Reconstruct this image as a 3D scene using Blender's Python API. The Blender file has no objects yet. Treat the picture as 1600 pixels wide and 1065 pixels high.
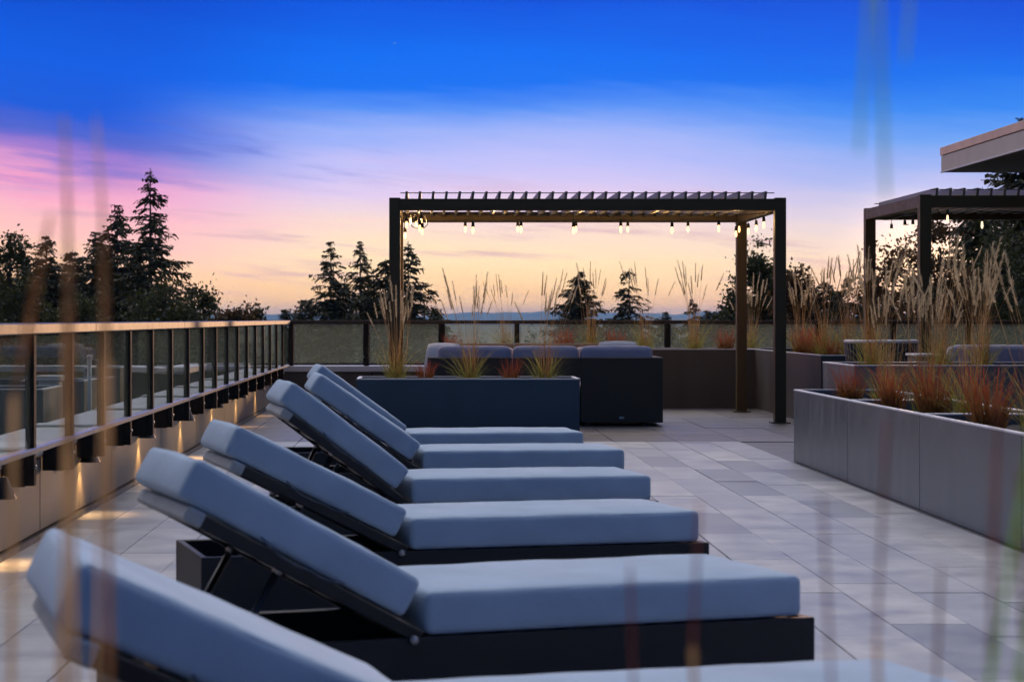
import bpy, bmesh, math, random
import numpy as np
from mathutils import Vector, Matrix

random.seed(7)
np.random.seed(7)
R = math.radians
scene = bpy.context.scene
col = scene.collection


def s2l(r, g, b, k=1.0):
    f = lambda c: (c / 12.92 if c <= 0.04045 else ((c + 0.055) / 1.055) ** 2.4)
    return (f(r / 255) * k, f(g / 255) * k, f(b / 255) * k, 1.0)


# ------------------------------------------------------------------ camera
EYE = 1.17
cam_d = bpy.data.cameras.new('camera')
cam = bpy.data.objects.new('camera', cam_d)
col.objects.link(cam)
cam.location = (0, 0, EYE)
cam.rotation_euler = (R(90), 0, 0)
cam_d.sensor_width = 36
cam_d.lens = 73.35
cam_d.shift_x = 0.0825
cam_d.shift_y = -0.0216
cam_d.clip_start = 0.05
cam_d.clip_end = 40000
cam_d.dof.use_dof = True
cam_d.dof.focus_distance = 20.0
cam_d.dof.aperture_fstop = 6.5
scene.camera = cam

# ------------------------------------------------------------------ sky
SUN_AZ, SUN_EL = 13.5, 4.0          # degrees right of straight ahead, above the horizon
world = bpy.data.worlds.new('World')
scene.world = world
world.use_nodes = True
wt = world.node_tree
wt.nodes.clear()


def wn(t, **kw):
    n = wt.nodes.new(t)
    for k, v in kw.items():
        setattr(n, k, v)
    return n


def wm(op, a, b=None, c=None, clamp=False):
    n = wn('ShaderNodeMath', operation=op)
    n.use_clamp = clamp
    for i, v in enumerate((a, b, c)):
        if v is None:
            continue
        if isinstance(v, (int, float)):
            n.inputs[i].default_value = v
        else:
            wt.links.new(v, n.inputs[i])
    return n.outputs[0]


def wramp(fac, stops, interp='B_SPLINE'):
    n = wn('ShaderNodeValToRGB')
    cr = n.color_ramp
    cr.interpolation = interp
    while len(cr.elements) < len(stops):
        cr.elements.new(0.5)
    for e, (p, c) in zip(cr.elements, stops):
        e.position = p
        e.color = c
    wt.links.new(fac, n.inputs[0])
    return n.outputs[0]


def wmix(fac, a, b):
    n = wn('ShaderNodeMix', data_type='RGBA')
    for s, v in ((n.inputs[0], fac), (n.inputs[6], a), (n.inputs[7], b)):
        if isinstance(v, (int, float)):
            s.default_value = v
        elif isinstance(v, tuple):
            s.default_value = v
        else:
            wt.links.new(v, s)
    return n.outputs[2]


def wsmooth(x, lo, hi):
    n = wn('ShaderNodeMapRange', interpolation_type='SMOOTHSTEP')
    wt.links.new(x, n.inputs[0])
    n.inputs[1].default_value = lo
    n.inputs[2].default_value = hi
    return n.outputs[0]


tc = wn('ShaderNodeTexCoord')
sep = wn('ShaderNodeSeparateXYZ')
wt.links.new(tc.outputs['Generated'], sep.inputs[0])
dx, dy, dz = sep.outputs
elev = wm('MULTIPLY', wm('ARCSINE', dz), 57.2958)
azi = wm('MULTIPLY', wm('ARCTAN2', dx, dy), 57.2958)


def wnoise(ax, ex, tilt, seed, detail=4.0, rough=0.55):
    comb = wn('ShaderNodeCombineXYZ')
    wt.links.new(wm('MULTIPLY', azi, ax), comb.inputs[0])
    wt.links.new(wm('ADD', wm('MULTIPLY', elev, ex), wm('MULTIPLY', azi, tilt)), comb.inputs[1])
    comb.inputs[2].default_value = seed
    n = wn('ShaderNodeTexNoise')
    n.inputs['Scale'].default_value = 1.0
    n.inputs['Detail'].default_value = detail
    n.inputs['Roughness'].default_value = rough
    wt.links.new(comb.outputs[0], n.inputs['Vector'])
    return n.outputs['Fac']


warp = wnoise(0.13, 1.05, 0.10, 3.7, 7.0, 0.6)
ew = wm('ADD', elev, wm('MULTIPLY', wm('SUBTRACT', warp, 0.5), 1.4))
e10 = wm('DIVIDE', ew, 10.0, clamp=True)

e10l = wm('DIVIDE', wm('ADD', ew, wm('MULTIPLY', wm('ADD', azi, 10.0), 0.13)), 10.0, clamp=True)
center = wramp(e10, [(0.00, s2l(240, 186, 150)), (0.06, s2l(250, 206, 158)), (0.16, s2l(252, 224, 190)), (0.25, s2l(243, 216, 214)),
                     (0.34, s2l(222, 202, 240)), (0.44, s2l(190, 191, 247)), (0.51, s2l(154, 175, 247)), (0.575, s2l(92, 146, 245)), (0.645, s2l(14, 113, 242)),
                     (0.71, s2l(0, 108, 243)), (0.88, s2l(0, 80, 224))], 'LINEAR')
left = wramp(e10l, [(0.00, s2l(240, 182, 142)), (0.08, s2l(252, 206, 160)), (0.18, s2l(250, 202, 186)), (0.30, s2l(246, 178, 204)),
                   (0.39, s2l(236, 160, 204)), (0.44, s2l(172, 126, 206)), (0.50, s2l(78, 96, 205)), (0.57, s2l(22, 90, 218)),
                   (0.70, s2l(6, 92, 228)), (0.88, s2l(4, 76, 212))], 'LINEAR')
right = wramp(e10, [(0.00, s2l(240, 180, 160)), (0.07, s2l(244, 200, 180)), (0.16, s2l(240, 214, 204)), (0.26, s2l(214, 204, 228)),
                    (0.36, s2l(168, 182, 238)), (0.47, s2l(110, 162, 242)), (0.56, s2l(52, 136, 242)), (0.64, s2l(4, 112, 238)),
                    (0.74, s2l(0, 95, 232)), (0.88, s2l(0, 70, 214))], 'LINEAR')
frame = wmix(wsmooth(azi, -9.0, -2.0), left, center)
frame = wmix(wsmooth(azi, 4.0, 14.0), frame, right)
# thin streaks of dusk cloud low over the horizon
streak = wnoise(0.17, 2.0, 0.12, 11.3, 7.0, 0.62)
sfac = wm('MULTIPLY', wsmooth(streak, 0.52, 0.70), wm('MULTIPLY', wsmooth(elev, 0.2, 1.2), wm('SUBTRACT', 1.0, wsmooth(elev, 2.6, 4.6))))
frame = wmix(wm('MULTIPLY', sfac, 0.6), frame, s2l(204, 164, 188))
pink = wnoise(0.12, 1.3, 0.13, 21.9, 4.0, 0.55)
pfac = wm('MULTIPLY', wsmooth(pink, 0.50, 0.68), wm('MULTIPLY', wsmooth(elev, 2.2, 3.2), wm('SUBTRACT', 1.0, wsmooth(elev, 3.9, 4.8))))
pfac = wm('MULTIPLY', pfac, wm('SUBTRACT', 1.0, wsmooth(azi, -6.0, 1.0)))
frame = wmix(wm('MULTIPLY', pfac, 0.6), frame, s2l(246, 150, 190))
lift = wn('ShaderNodeMix', data_type='RGBA', blend_type='MULTIPLY')
lift.inputs[0].default_value = 1.0
wt.links.new(frame, lift.inputs[6])
wt.links.new(wramp(wm('DIVIDE', elev, 10.0, clamp=True), [(0.0, (1.34, 1.18, 0.86, 1)), (0.20, (1.14, 1.10, 0.96, 1)), (0.42, (1, 1, 1, 1)), (0.62, (0.90, 0.97, 0.97, 1)), (0.88, (0.82, 0.95, 0.93, 1))], 'LINEAR'), lift.inputs[7])
frame = lift.outputs[2]
# wisps of blue grey cloud where the blue meets the pink
wisp = wnoise(0.14, 1.5, 0.20, 41.2, 7.0, 0.62)
wfac = wm('MULTIPLY', wsmooth(wisp, 0.48, 0.66), wm('MULTIPLY', wsmooth(elev, 3.2, 4.0), wm('SUBTRACT', 1.0, wsmooth(elev, 4.9, 5.9))))
wfac = wm('MULTIPLY', wfac, wm('SUBTRACT', 1.0, wsmooth(azi, -5.0, 3.0)))
frame = wmix(wm('MULTIPLY', wfac, 0.55), frame, s2l(82, 104, 205))
# away from the sunset the low sky turns to plain dusk blue
aabs = wm('ABSOLUTE', wm('SUBTRACT', azi, SUN_AZ))
away = wramp(wm('DIVIDE', elev, 40.0, clamp=True), [(0.0, (0.12, 0.13, 0.22, 1)), (0.25, (0.04, 0.085, 0.215, 1)), (1.0, (0.03, 0.085, 0.215, 1))], 'LINEAR')
low = wmix(wsmooth(aabs, 85.0, 165.0), frame, away)
# high sky: added brightness above the view, towards the sunset, to light the deck
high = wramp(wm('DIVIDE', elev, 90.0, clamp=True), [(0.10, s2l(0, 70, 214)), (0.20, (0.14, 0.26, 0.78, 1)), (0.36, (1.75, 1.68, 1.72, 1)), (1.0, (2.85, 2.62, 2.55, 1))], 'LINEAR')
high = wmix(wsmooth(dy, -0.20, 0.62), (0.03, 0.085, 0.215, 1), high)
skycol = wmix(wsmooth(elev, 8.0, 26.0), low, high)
# glow round the sun that has just gone behind the trees
sd = Vector((math.sin(R(SUN_AZ)) * math.cos(R(1.4)), math.cos(R(SUN_AZ)) * math.cos(R(1.4)), math.sin(R(1.4))))
vdot = wn('ShaderNodeVectorMath', operation='DOT_PRODUCT')
wt.links.new(tc.outputs['Generated'], vdot.inputs[0])
vdot.inputs[1].default_value = sd
ang = wm('MULTIPLY', wm('ARCCOSINE', wm('MINIMUM', vdot.outputs['Value'], 1.0)), 57.2958)
glow = wm('POWER', 2.71828, wm('MULTIPLY', wm('MULTIPLY', ang, ang), -0.45))
gadd = wn('ShaderNodeMix', data_type='RGBA', blend_type='ADD')
wt.links.new(glow, gadd.inputs[0])
wt.links.new(skycol, gadd.inputs[6])
gadd.inputs[7].default_value = (1.1, 0.62, 0.25, 1)
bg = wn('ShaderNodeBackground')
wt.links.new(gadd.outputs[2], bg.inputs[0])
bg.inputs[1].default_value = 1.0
nish = wn('ShaderNodeTexSky', sky_type='NISHITA')
nish.sun_disc = False
nish.sun_elevation = R(SUN_EL)
nish.sun_rotation = R(SUN_AZ)
nish.altitude = 60
bg2 = wn('ShaderNodeBackground')
wt.links.new(nish.outputs[0], bg2.inputs[0])
bg2.inputs[1].default_value = 0.0004
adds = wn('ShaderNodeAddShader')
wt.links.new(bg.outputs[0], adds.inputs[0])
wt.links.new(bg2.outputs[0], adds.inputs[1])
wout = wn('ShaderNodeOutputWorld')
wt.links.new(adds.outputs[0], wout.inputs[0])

# ------------------------------------------------------------------ sun
sun_l = bpy.data.lights.new('sun', 'SUN')
sun_l.energy = 0.8
sun_l.angle = R(1.5)
sun_l.color = (1.0, 0.56, 0.30)
sun = bpy.data.objects.new('sun', sun_l)
col.objects.link(sun)
sv = Vector((math.sin(R(SUN_AZ)) * math.cos(R(SUN_EL)), math.cos(R(SUN_AZ)) * math.cos(R(SUN_EL)), math.sin(R(SUN_EL))))
sun.rotation_euler = sv.to_track_quat('Z', 'Y').to_euler()

vs = scene.view_settings
vs.view_transform = 'Standard'
vs.look = 'None'
vs.gamma = 1.0
vs.exposure = 0.10
scene.cycles.use_denoising = True
scene.cycles.use_adaptive_sampling = True
scene.cycles.adaptive_threshold = 0.03
scene.cycles.max_bounces = 5
scene.cycles.diffuse_bounces = 3
scene.cycles.glossy_bounces = 3
scene.cycles.transparent_max_bounces = 16
scene.cycles.volume_bounces = 0
scene.cycles.sample_clamp_indirect = 6.0

# ------------------------------------------------------------------ mesh helpers


class MB:
    def __init__(self):
        self.v, self.f = [], []

    def add(self, vs_, fs):
        o = len(self.v)
        self.v.extend(vs_)
        self.f.extend([tuple(i + o for i in f) for f in fs])
        return self

    def box(self, x0, x1, y0, y1, z0, z1):
        v = [(x0, y0, z0), (x1, y0, z0), (x1, y1, z0), (x0, y1, z0), (x0, y0, z1), (x1, y0, z1), (x1, y1, z1), (x0, y1, z1)]
        return self.add(v, [(3, 2, 1, 0), (4, 5, 6, 7), (0, 1, 5, 4), (1, 2, 6, 5), (2, 3, 7, 6), (3, 0, 4, 7)])

    def bbox(self, x0, x1, y0, y1, z0, z1, b=0.006):
        """box with chamfered edges"""
        xs, ys, zs = (x0, x1), (y0, y1), (z0, z1)
        idx, v = {}, []
        for i in (0, 1):
            for j in (0, 1):
                for k in (0, 1):
                    sx, sy, sz = (1 - 2 * i) * b, (1 - 2 * j) * b, (1 - 2 * k) * b
                    for a, p in (('x', (xs[i], ys[j] + sy, zs[k] + sz)), ('y', (xs[i] + sx, ys[j], zs[k] + sz)), ('z', (xs[i] + sx, ys[j] + sy, zs[k]))):
                        idx[(i, j, k, a)] = len(v)
                        v.append(p)
        g = lambda i, j, k, a: idx[(i, j, k, a)]
        f = []
        f.append((g(0, 0, 0, 'x'), g(0, 0, 1, 'x'), g(0, 1, 1, 'x'), g(0, 1, 0, 'x')))
        f.append((g(1, 0, 0, 'x'), g(1, 1, 0, 'x'), g(1, 1, 1, 'x'), g(1, 0, 1, 'x')))
        f.append((g(0, 0, 0, 'y'), g(1, 0, 0, 'y'), g(1, 0, 1, 'y'), g(0, 0, 1, 'y')))
        f.append((g(0, 1, 0, 'y'), g(0, 1, 1, 'y'), g(1, 1, 1, 'y'), g(1, 1, 0, 'y')))
        f.append((g(0, 0, 0, 'z'), g(0, 1, 0, 'z'), g(1, 1, 0, 'z'), g(1, 0, 0, 'z')))
        f.append((g(0, 0, 1, 'z'), g(1, 0, 1, 'z'), g(1, 1, 1, 'z'), g(0, 1, 1, 'z')))
        for j in (0, 1):
            for k in (0, 1):
                f.append((g(0, j, k, 'y'), g(1, j, k, 'y'), g(1, j, k, 'z'), g(0, j, k, 'z')))
        for i in (0, 1):
            for k in (0, 1):
                f.append((g(i, 0, k, 'x'), g(i, 1, k, 'x'), g(i, 1, k, 'z'), g(i, 0, k, 'z')))
        for i in (0, 1):
            for j in (0, 1):
                f.append((g(i, j, 0, 'x'), g(i, j, 1, 'x'), g(i, j, 1, 'y'), g(i, j, 0, 'y')))
        for i in (0, 1):
            for j in (0, 1):
                for k in (0, 1):
                    f.append((g(i, j, k, 'x'), g(i, j, k, 'y'), g(i, j, k, 'z')))
        return self.add(v, f)

    def tube(self, pts, rad, n=8, cap=True):
        pts = [Vector(p) for p in pts]
        rads = rad if isinstance(rad, (list, tuple)) else [rad] * len(pts)
        rings, fs, v = [], [], []
        up = None
        for i, p in enumerate(pts):
            d = (pts[min(i + 1, len(pts) - 1)] - pts[max(i - 1, 0)]).normalized()
            if up is None:
                up = d.orthogonal().normalized()
            up = (up - d * up.dot(d)).normalized()
            w = d.cross(up)
            ring = []
            for k in range(n):
                a = 2 * math.pi * k / n
                ring.append(len(v))
                v.append(tuple(p + (up * math.cos(a) + w * math.sin(a)) * rads[i]))
            rings.append(ring)
        for a, b in zip(rings, rings[1:]):
            for k in range(n):
                fs.append((a[k], a[(k + 1) % n], b[(k + 1) % n], b[k]))
        if cap:
            fs.append(tuple(rings[0][::-1]))
            fs.append(tuple(rings[-1]))
        return self.add(v, fs)

    def lathe(self, prof, n=16, c=(0, 0, 0), a0=0.0, a1=2 * math.pi):
        full = abs(a1 - a0 - 2 * math.pi) < 1e-6
        m = n if full else n + 1
        v, fs = [], []
        for r, z in prof:
            for k in range(m):
                a = a0 + (a1 - a0) * k / n
                v.append((c[0] + r * math.cos(a), c[1] + r * math.sin(a), c[2] + z))
        for i in range(len(prof) - 1):
            for k in range(n):
                k2 = (k + 1) % m if full else k + 1
                fs.append((i * m + k, i * m + k2, (i + 1) * m + k2, (i + 1) * m + k))
        return self.add(v, fs)

    def xform(self, M):
        self.v = [tuple(M @ Vector(p)) for p in self.v]
        return self

    def mesh(self, name, mat=None, smooth=False):
        me = bpy.data.meshes.new(name)
        me.from_pydata(self.v, [], self.f)
        bm = bmesh.new()
        bm.from_mesh(me)
        bmesh.ops.recalc_face_normals(bm, faces=bm.faces)
        bm.to_mesh(me)
        bm.free()
        if smooth:
            me.polygons.foreach_set('use_smooth', [True] * len(me.polygons))
        if mat:
            me.materials.append(mat)
        return me

    def build(self, name, mat, parent=None, smooth=False, kind=None):
        return obj(name, self.mesh(name, mat, smooth), parent, kind)


def obj(name, me, parent=None, kind=None, loc=None):
    o = bpy.data.objects.new(name, me)
    col.objects.link(o)
    if parent:
        o.parent = parent
    if kind:
        o['kind'] = kind
    if loc:
        o.location = loc
    return o


def tag(o, label, cat, group=None):
    o['label'] = label
    o['category'] = cat
    if group:
        o['group'] = group
    return o


def thing(name, label, cat, loc=(0, 0, 0), rz=0.0, group=None):
    o = bpy.data.objects.new(name, None)
    col.objects.link(o)
    o.location = loc
    o.rotation_euler = (0, 0, rz)
    o.empty_display_size = 0.1
    return tag(o, label, cat, group)


def struct(name, me):
    o = obj(name, me)
    o['kind'] = 'structure'
    return o


def npmesh(name, V, F4, mat, smooth=False):
    """quads (n,4) or tris (n,3) from numpy arrays"""
    me = bpy.data.meshes.new(name)
    k = F4.shape[1]
    me.vertices.add(len(V))
    me.vertices.foreach_set('co', np.asarray(V, np.float32).ravel())
    me.loops.add(F4.size)
    me.loops.foreach_set('vertex_index', F4.astype(np.int32).ravel())
    me.polygons.add(len(F4))
    me.polygons.foreach_set('loop_start', np.arange(0, F4.size, k, dtype=np.int32))
    if smooth:
        me.polygons.foreach_set('use_smooth', np.ones(len(F4), bool))
    me.update(calc_edges=True)
    if mat:
        me.materials.append(mat)
    return me


ORD = ['first', 'second', 'third', 'fourth', 'fifth', 'sixth', 'seventh', 'eighth', 'ninth', 'tenth', 'eleventh', 'twelfth', 'thirteenth']

# ------------------------------------------------------------------ materials
MATS = {}


def new_mat(name):
    m = bpy.data.materials.new(name)
    m.use_nodes = True
    t = m.node_tree
    b = t.nodes['Principled BSDF']
    MATS[name] = m
    return m, t, b


def mat(name, c, rough=0.5, metal=0.0, var=0.0, vscale=8.0, bump=0.0, bscale=60.0, spec=0.5, stretch=None, rvar=0.0):
    m, t, b = new_mat(name)
    b.inputs['Base Color'].default_value = (*c, 1)
    b.inputs['Roughness'].default_value = rough
    b.inputs['Metallic'].default_value = metal
    b.inputs['Specular IOR Level'].default_value = spec
    tcn = t.nodes.new('ShaderNodeTexCoord')
    mp = t.nodes.new('ShaderNodeMapping')
    t.links.new(tcn.outputs['Object'], mp.inputs[0])
    if stretch:
        mp.inputs['Scale'].default_value = stretch
    if var or rvar:
        n = t.nodes.new('ShaderNodeTexNoise')
        n.inputs['Scale'].default_value = vscale
        n.inputs['Detail'].default_value = 6
        t.links.new(mp.outputs[0], n.inputs['Vector'])
        if var:
            r = t.nodes.new('ShaderNodeValToRGB')
            r.color_ramp.elements[0].position = 0.3
            r.color_ramp.elements[1].position = 0.72
            r.color_ramp.elements[0].color = (*[x * (1 - var) for x in c], 1)
            r.color_ramp.elements[1].color = (*[min(1, x * (1 + var)) for x in c], 1)
            t.links.new(n.outputs['Fac'], r.inputs[0])
            t.links.new(r.outputs[0], b.inputs['Base Color'])
        if rvar:
            mr = t.nodes.new('ShaderNodeMapRange')
            t.links.new(n.outputs['Fac'], mr.inputs[0])
            mr.inputs[1].default_value = 0.3
            mr.inputs[2].default_value = 0.7
            mr.inputs[3].default_value = rough - rvar
            mr.inputs[4].default_value = rough + rvar
            t.links.new(mr.outputs[0], b.inputs['Roughness'])
    if bump:
        n2 = t.nodes.new('ShaderNodeTexNoise')
        n2.inputs['Scale'].default_value = bscale
        n2.inputs['Detail'].default_value = 4
        t.links.new(mp.outputs[0], n2.inputs['Vector'])
        bp = t.nodes.new('ShaderNodeBump')
        bp.inputs['Strength'].default_value = bump
        bp.inputs['Distance'].default_value = 0.01
        t.links.new(n2.outputs['Fac'], bp.inputs['Height'])
        t.links.new(bp.outputs[0], b.inputs['Normal'])
    return m


def paver_mat(name, dark, mid, light, p1, p2):
    m, t, b = new_mat(name)
    oi = t.nodes.new('ShaderNodeObjectInfo')
    r = t.nodes.new('ShaderNodeValToRGB')
    r.color_ramp.interpolation = 'CONSTANT'
    e = r.color_ramp.elements
    e[0].color, e[0].position = (*dark, 1), 0.0
    e[1].color, e[1].position = (*mid, 1), p1
    x = e.new(p2)
    x.color = (*light, 1)
    x = e.new(0.5 * (p1 + p2))
    x.color = (*[0.6 * a + 0.4 * c for a, c in zip(mid, light)], 1)
    t.links.new(oi.outputs['Random'], r.inputs[0])
    tcn = t.nodes.new('ShaderNodeTexCoord')
    geo = t.nodes.new('ShaderNodeNewGeometry')
    n = t.nodes.new('ShaderNodeTexNoise')
    n.inputs['Scale'].default_value = 3.2
    n.inputs['Detail'].default_value = 8
    n.inputs['Roughness'].default_value = 0.65
    t.links.new(geo.outputs['Position'], n.inputs['Vector'])
    mr = t.nodes.new('ShaderNodeMapRange')
    mr.inputs[1].default_value, mr.inputs[2].default_value = 0.28, 0.72
    mr.inputs[3].default_value, mr.inputs[4].default_value = 0.60, 1.25
    t.links.new(n.outputs['Fac'], mr.inputs[0])
    mx = t.nodes.new('ShaderNodeMix')
    mx.data_type, mx.blend_type = 'RGBA', 'MULTIPLY'
    mx.inputs[0].default_value = 1.0
    t.links.new(r.outputs[0], mx.inputs[6])
    t.links.new(mr.outputs[0], mx.inputs[7])
    t.links.new(mx.outputs[2], b.inputs['Base Color'])
    mr2 = t.nodes.new('ShaderNodeMapRange')
    mr2.inputs[1].default_value, mr2.inputs[2].default_value = 0.3, 0.7
    mr2.inputs[3].default_value, mr2.inputs[4].default_value = 0.36, 0.56
    t.links.new(n.outputs['Fac'], mr2.inputs[0])
    t.links.new(mr2.outputs[0], b.inputs['Roughness'])
    n2 = t.nodes.new('ShaderNodeTexNoise')
    n2.inputs['Scale'].default_value = 45
    n2.inputs['Detail'].default_value = 5
    t.links.new(geo.outputs['Position'], n2.inputs['Vector'])
    bp = t.nodes.new('ShaderNodeBump')
    bp.inputs['Strength'].default_value = 0.12
    bp.inputs['Distance'].default_value = 0.01
    t.links.new(n2.outputs['Fac'], bp.inputs['Height'])
    t.links.new(bp.outputs[0], b.inputs['Normal'])
    return m


def weave_mat(name, c, scale, depth=0.6, rough=0.5):
    m, t, b = new_mat(name)
    b.inputs['Base Color'].default_value = (*c, 1)
    b.inputs['Roughness'].default_value = rough
    tcn = t.nodes.new('ShaderNodeTexCoord')
    acc = None
    for ax, ph in (('X', 0), ('Y', 0), ('Z', 0)):
        w = t.nodes.new('ShaderNodeTexWave')
        w.bands_direction = ax
        w.inputs['Scale'].default_value = scale
        w.inputs['Distortion'].default_value = 0.3
        t.links.new(tcn.outputs['Object'], w.inputs['Vector'])
        if acc is None:
            acc = w.outputs['Fac']
        else:
            a = t.nodes.new('ShaderNodeMath')
            a.operation = 'ADD'
            t.links.new(acc, a.inputs[0])
            t.links.new(w.outputs['Fac'], a.inputs[1])
            acc = a.outputs[0]
    bp = t.nodes.new('ShaderNodeBump')
    bp.inputs['Strength'].default_value = depth
    bp.inputs['Distance'].default_value = 0.004
    t.links.new(acc, bp.inputs['Height'])
    t.links.new(bp.outputs[0], b.inputs['Normal'])
    return m


def leaf_mat(name, c, trans=0.35, var=0.35, rough=0.6, tip=None, hgt=1.0):
    """thin leaves that let some light through; optional colour change from root to tip"""
    m, t, b = new_mat(name)
    b.inputs['Roughness'].default_value = rough
    b.inputs['Specular IOR Level'].default_value = 0.25
    tcn = t.nodes.new('ShaderNodeTexCoord')
    n = t.nodes.new('ShaderNodeTexNoise')
    n.inputs['Scale'].default_value = 4.0 if hgt > 3 else 25.0
    n.inputs['Detail'].default_value = 3
    t.links.new(tcn.outputs['Object'], n.inputs['Vector'])
    mr = t.nodes.new('ShaderNodeMapRange')
    mr.inputs[1].default_value, mr.inputs[2].default_value = 0.3, 0.7
    mr.inputs[3].default_value, mr.inputs[4].default_value = 1 - var, 1 + var
    t.links.new(n.outputs['Fac'], mr.inputs[0])
    base = None
    if tip:
        sp = t.nodes.new('ShaderNodeSeparateXYZ')
        t.links.new(tcn.outputs['Object'], sp.inputs[0])
        mz = t.nodes.new('ShaderNodeMapRange')
        mz.inputs[1].default_value, mz.inputs[2].default_value = 0.05 * hgt, 0.75 * hgt
        t.links.new(sp.outputs[2], mz.inputs[0])
        cm = t.nodes.new('ShaderNodeMix')
        cm.data_type = 'RGBA'
        cm.inputs[6].default_value = (*c, 1)
        cm.inputs[7].default_value = (*tip, 1)
        t.links.new(mz.outputs[0], cm.inputs[0])
        base = cm.outputs[2]
    mx = t.nodes.new('ShaderNodeMix')
    mx.data_type, mx.blend_type = 'RGBA', 'MULTIPLY'
    mx.inputs[0].default_value = 1.0
    mx.inputs[6].default_value = (*c, 1)
    if base:
        t.links.new(base, mx.inputs[6])
    t.links.new(mr.outputs[0], mx.inputs[7])
    t.links.new(mx.outputs[2], b.inputs['Base Color'])
    tr = t.nodes.new('ShaderNodeBsdfTranslucent')
    t.links.new(mx.outputs[2], tr.inputs[0])
    ms = t.nodes.new('ShaderNodeMixShader')
    ms.inputs[0].default_value = trans
    t.links.new(b.outputs[0], ms.inputs[1])
    t.links.new(tr.outputs[0], ms.inputs[2])
    t.links.new(ms.outputs[0], t.nodes['Material Output'].inputs[0])
    return m


def glass_mat(name, tint, refl=1.45, haze=0.06):
    m, t, b = new_mat(name)
    t.nodes.remove(b)
    tr = t.nodes.new('ShaderNodeBsdfTransparent')
    tr.inputs[0].default_value = (*tint, 1)
    gl = t.nodes.new('ShaderNodeBsdfGlossy')
    gl.inputs['Roughness'].default_value = 0.02
    df = t.nodes.new('ShaderNodeBsdfTranslucent')
    df.inputs[0].default_value = (0.50, 0.57, 0.45, 1)
    lw = t.nodes.new('ShaderNodeLayerWeight')
    lw.inputs[0].default_value = 0.5
    pw = t.nodes.new('ShaderNodeMath')
    pw.operation = 'POWER'
    t.links.new(lw.outputs['Facing'], pw.inputs[0])
    pw.inputs[1].default_value = 4.0
    fr = t.nodes.new('ShaderNodeMath')
    fr.operation = 'MULTIPLY_ADD'
    t.links.new(pw.outputs[0], fr.inputs[0])
    fr.inputs[1].default_value = refl
    fr.inputs[2].default_value = 0.03
    m1 = t.nodes.new('ShaderNodeMixShader')
    m1.inputs[0].default_value = haze
    t.links.new(tr.outputs[0], m1.inputs[1])
    t.links.new(df.outputs[0], m1.inputs[2])
    m2 = t.nodes.new('ShaderNodeMixShader')
    t.links.new(fr.outputs[0], m2.inputs[0])
    t.links.new(m1.outputs[0], m2.inputs[1])
    t.links.new(gl.outputs[0], m2.inputs[2])
    t.links.new(m2.outputs[0], t.nodes['Material Output'].inputs[0])
    return m


def fabric_mat(name, c):
    m, t, b = new_mat(name)
    b.inputs['Roughness'].default_value = 0.88
    b.inputs['Specular IOR Level'].default_value = 0.2
    b.inputs['Sheen Weight'].default_value = 0.12
    tcn = t.nodes.new('ShaderNodeTexCoord')
    def nz(sc, det):
        n = t.nodes.new('ShaderNodeTexNoise')
        n.inputs['Scale'].default_value = sc
        n.inputs['Detail'].default_value = det
        t.links.new(tcn.outputs['Object'], n.inputs['Vector'])
        return n.outputs['Fac']
    mr = t.nodes.new('ShaderNodeValToRGB')
    mr.color_ramp.elements[0].position, mr.color_ramp.elements[1].position = 0.32, 0.70
    mr.color_ramp.elements[0].color = (*[x * 0.90 for x in c], 1)
    mr.color_ramp.elements[1].color = (*[x * 1.06 for x in c], 1)
    t.links.new(nz(4.5, 7), mr.inputs[0])
    t.links.new(mr.outputs[0], b.inputs['Base Color'])
    b1 = t.nodes.new('ShaderNodeBump')
    b1.inputs['Strength'].default_value = 0.35
    b1.inputs['Distance'].default_value = 0.012
    t.links.new(nz(9.0, 3), b1.inputs['Height'])
    b2 = t.nodes.new('ShaderNodeBump')
    b2.inputs['Strength'].default_value = 0.35
    b2.inputs['Distance'].default_value = 0.004
    t.links.new(nz(330, 2), b2.inputs['Height'])
    t.links.new(b1.outputs[0], b2.inputs['Normal'])
    t.links.new(b2.outputs[0], b.inputs['Normal'])
    return m


def emit_mat(name, c, s):
    m, t, b = new_mat(name)
    b.inputs['Base Color'].default_value = (0.8, 0.75, 0.65, 1)
    b.inputs['Emission Color'].default_value = (*c, 1)
    b.inputs['Emission Strength'].default_value = s
    return m


M_rail = mat('bronze_rail', (0.045, 0.029, 0.017), 0.40, 0.2, 0.2, 6, rvar=0.08)
M_gedge = mat('glass_edge', (0.50, 0.58, 0.50), 0.25)
M_post = mat('bronze_post', (0.020, 0.016, 0.012), 0.7, 0.0, spec=0.2)
M_silver = mat('brushed_rail', (0.45, 0.44, 0.42), 0.28, 0.8, 0.08, 10)
M_glass = glass_mat('guard_glass', (0.94, 0.95, 0.88), 0.45, 0.07)
M_panel = mat('wall_panel', (0.165, 0.145, 0.122), 0.62, 0.0, 0.14, 1.6, 0.10, 30)
M_wallback = mat('wall_backing', (0.03, 0.028, 0.026), 0.8)
M_coping = mat('coping_metal', (0.70, 0.70, 0.70), 0.38, 0.0, 0.06, 3)
M_cream = mat('painted_box', (0.68, 0.66, 0.64), 0.5, 0.0, 0.06, 4)
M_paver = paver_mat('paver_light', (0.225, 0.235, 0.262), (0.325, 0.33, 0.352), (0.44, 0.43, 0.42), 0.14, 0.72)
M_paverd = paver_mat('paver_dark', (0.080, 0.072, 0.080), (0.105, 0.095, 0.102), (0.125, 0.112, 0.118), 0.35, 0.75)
M_slab = mat('deck_bed', (0.05, 0.05, 0.05), 0.9)
M_wicker = weave_mat('dark_wicker', (0.016, 0.016, 0.018), 42, 0.7, 0.45)
M_frame = mat('black_aluminium', (0.02, 0.02, 0.022), 0.38, 0.3, rvar=0.08)
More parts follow.
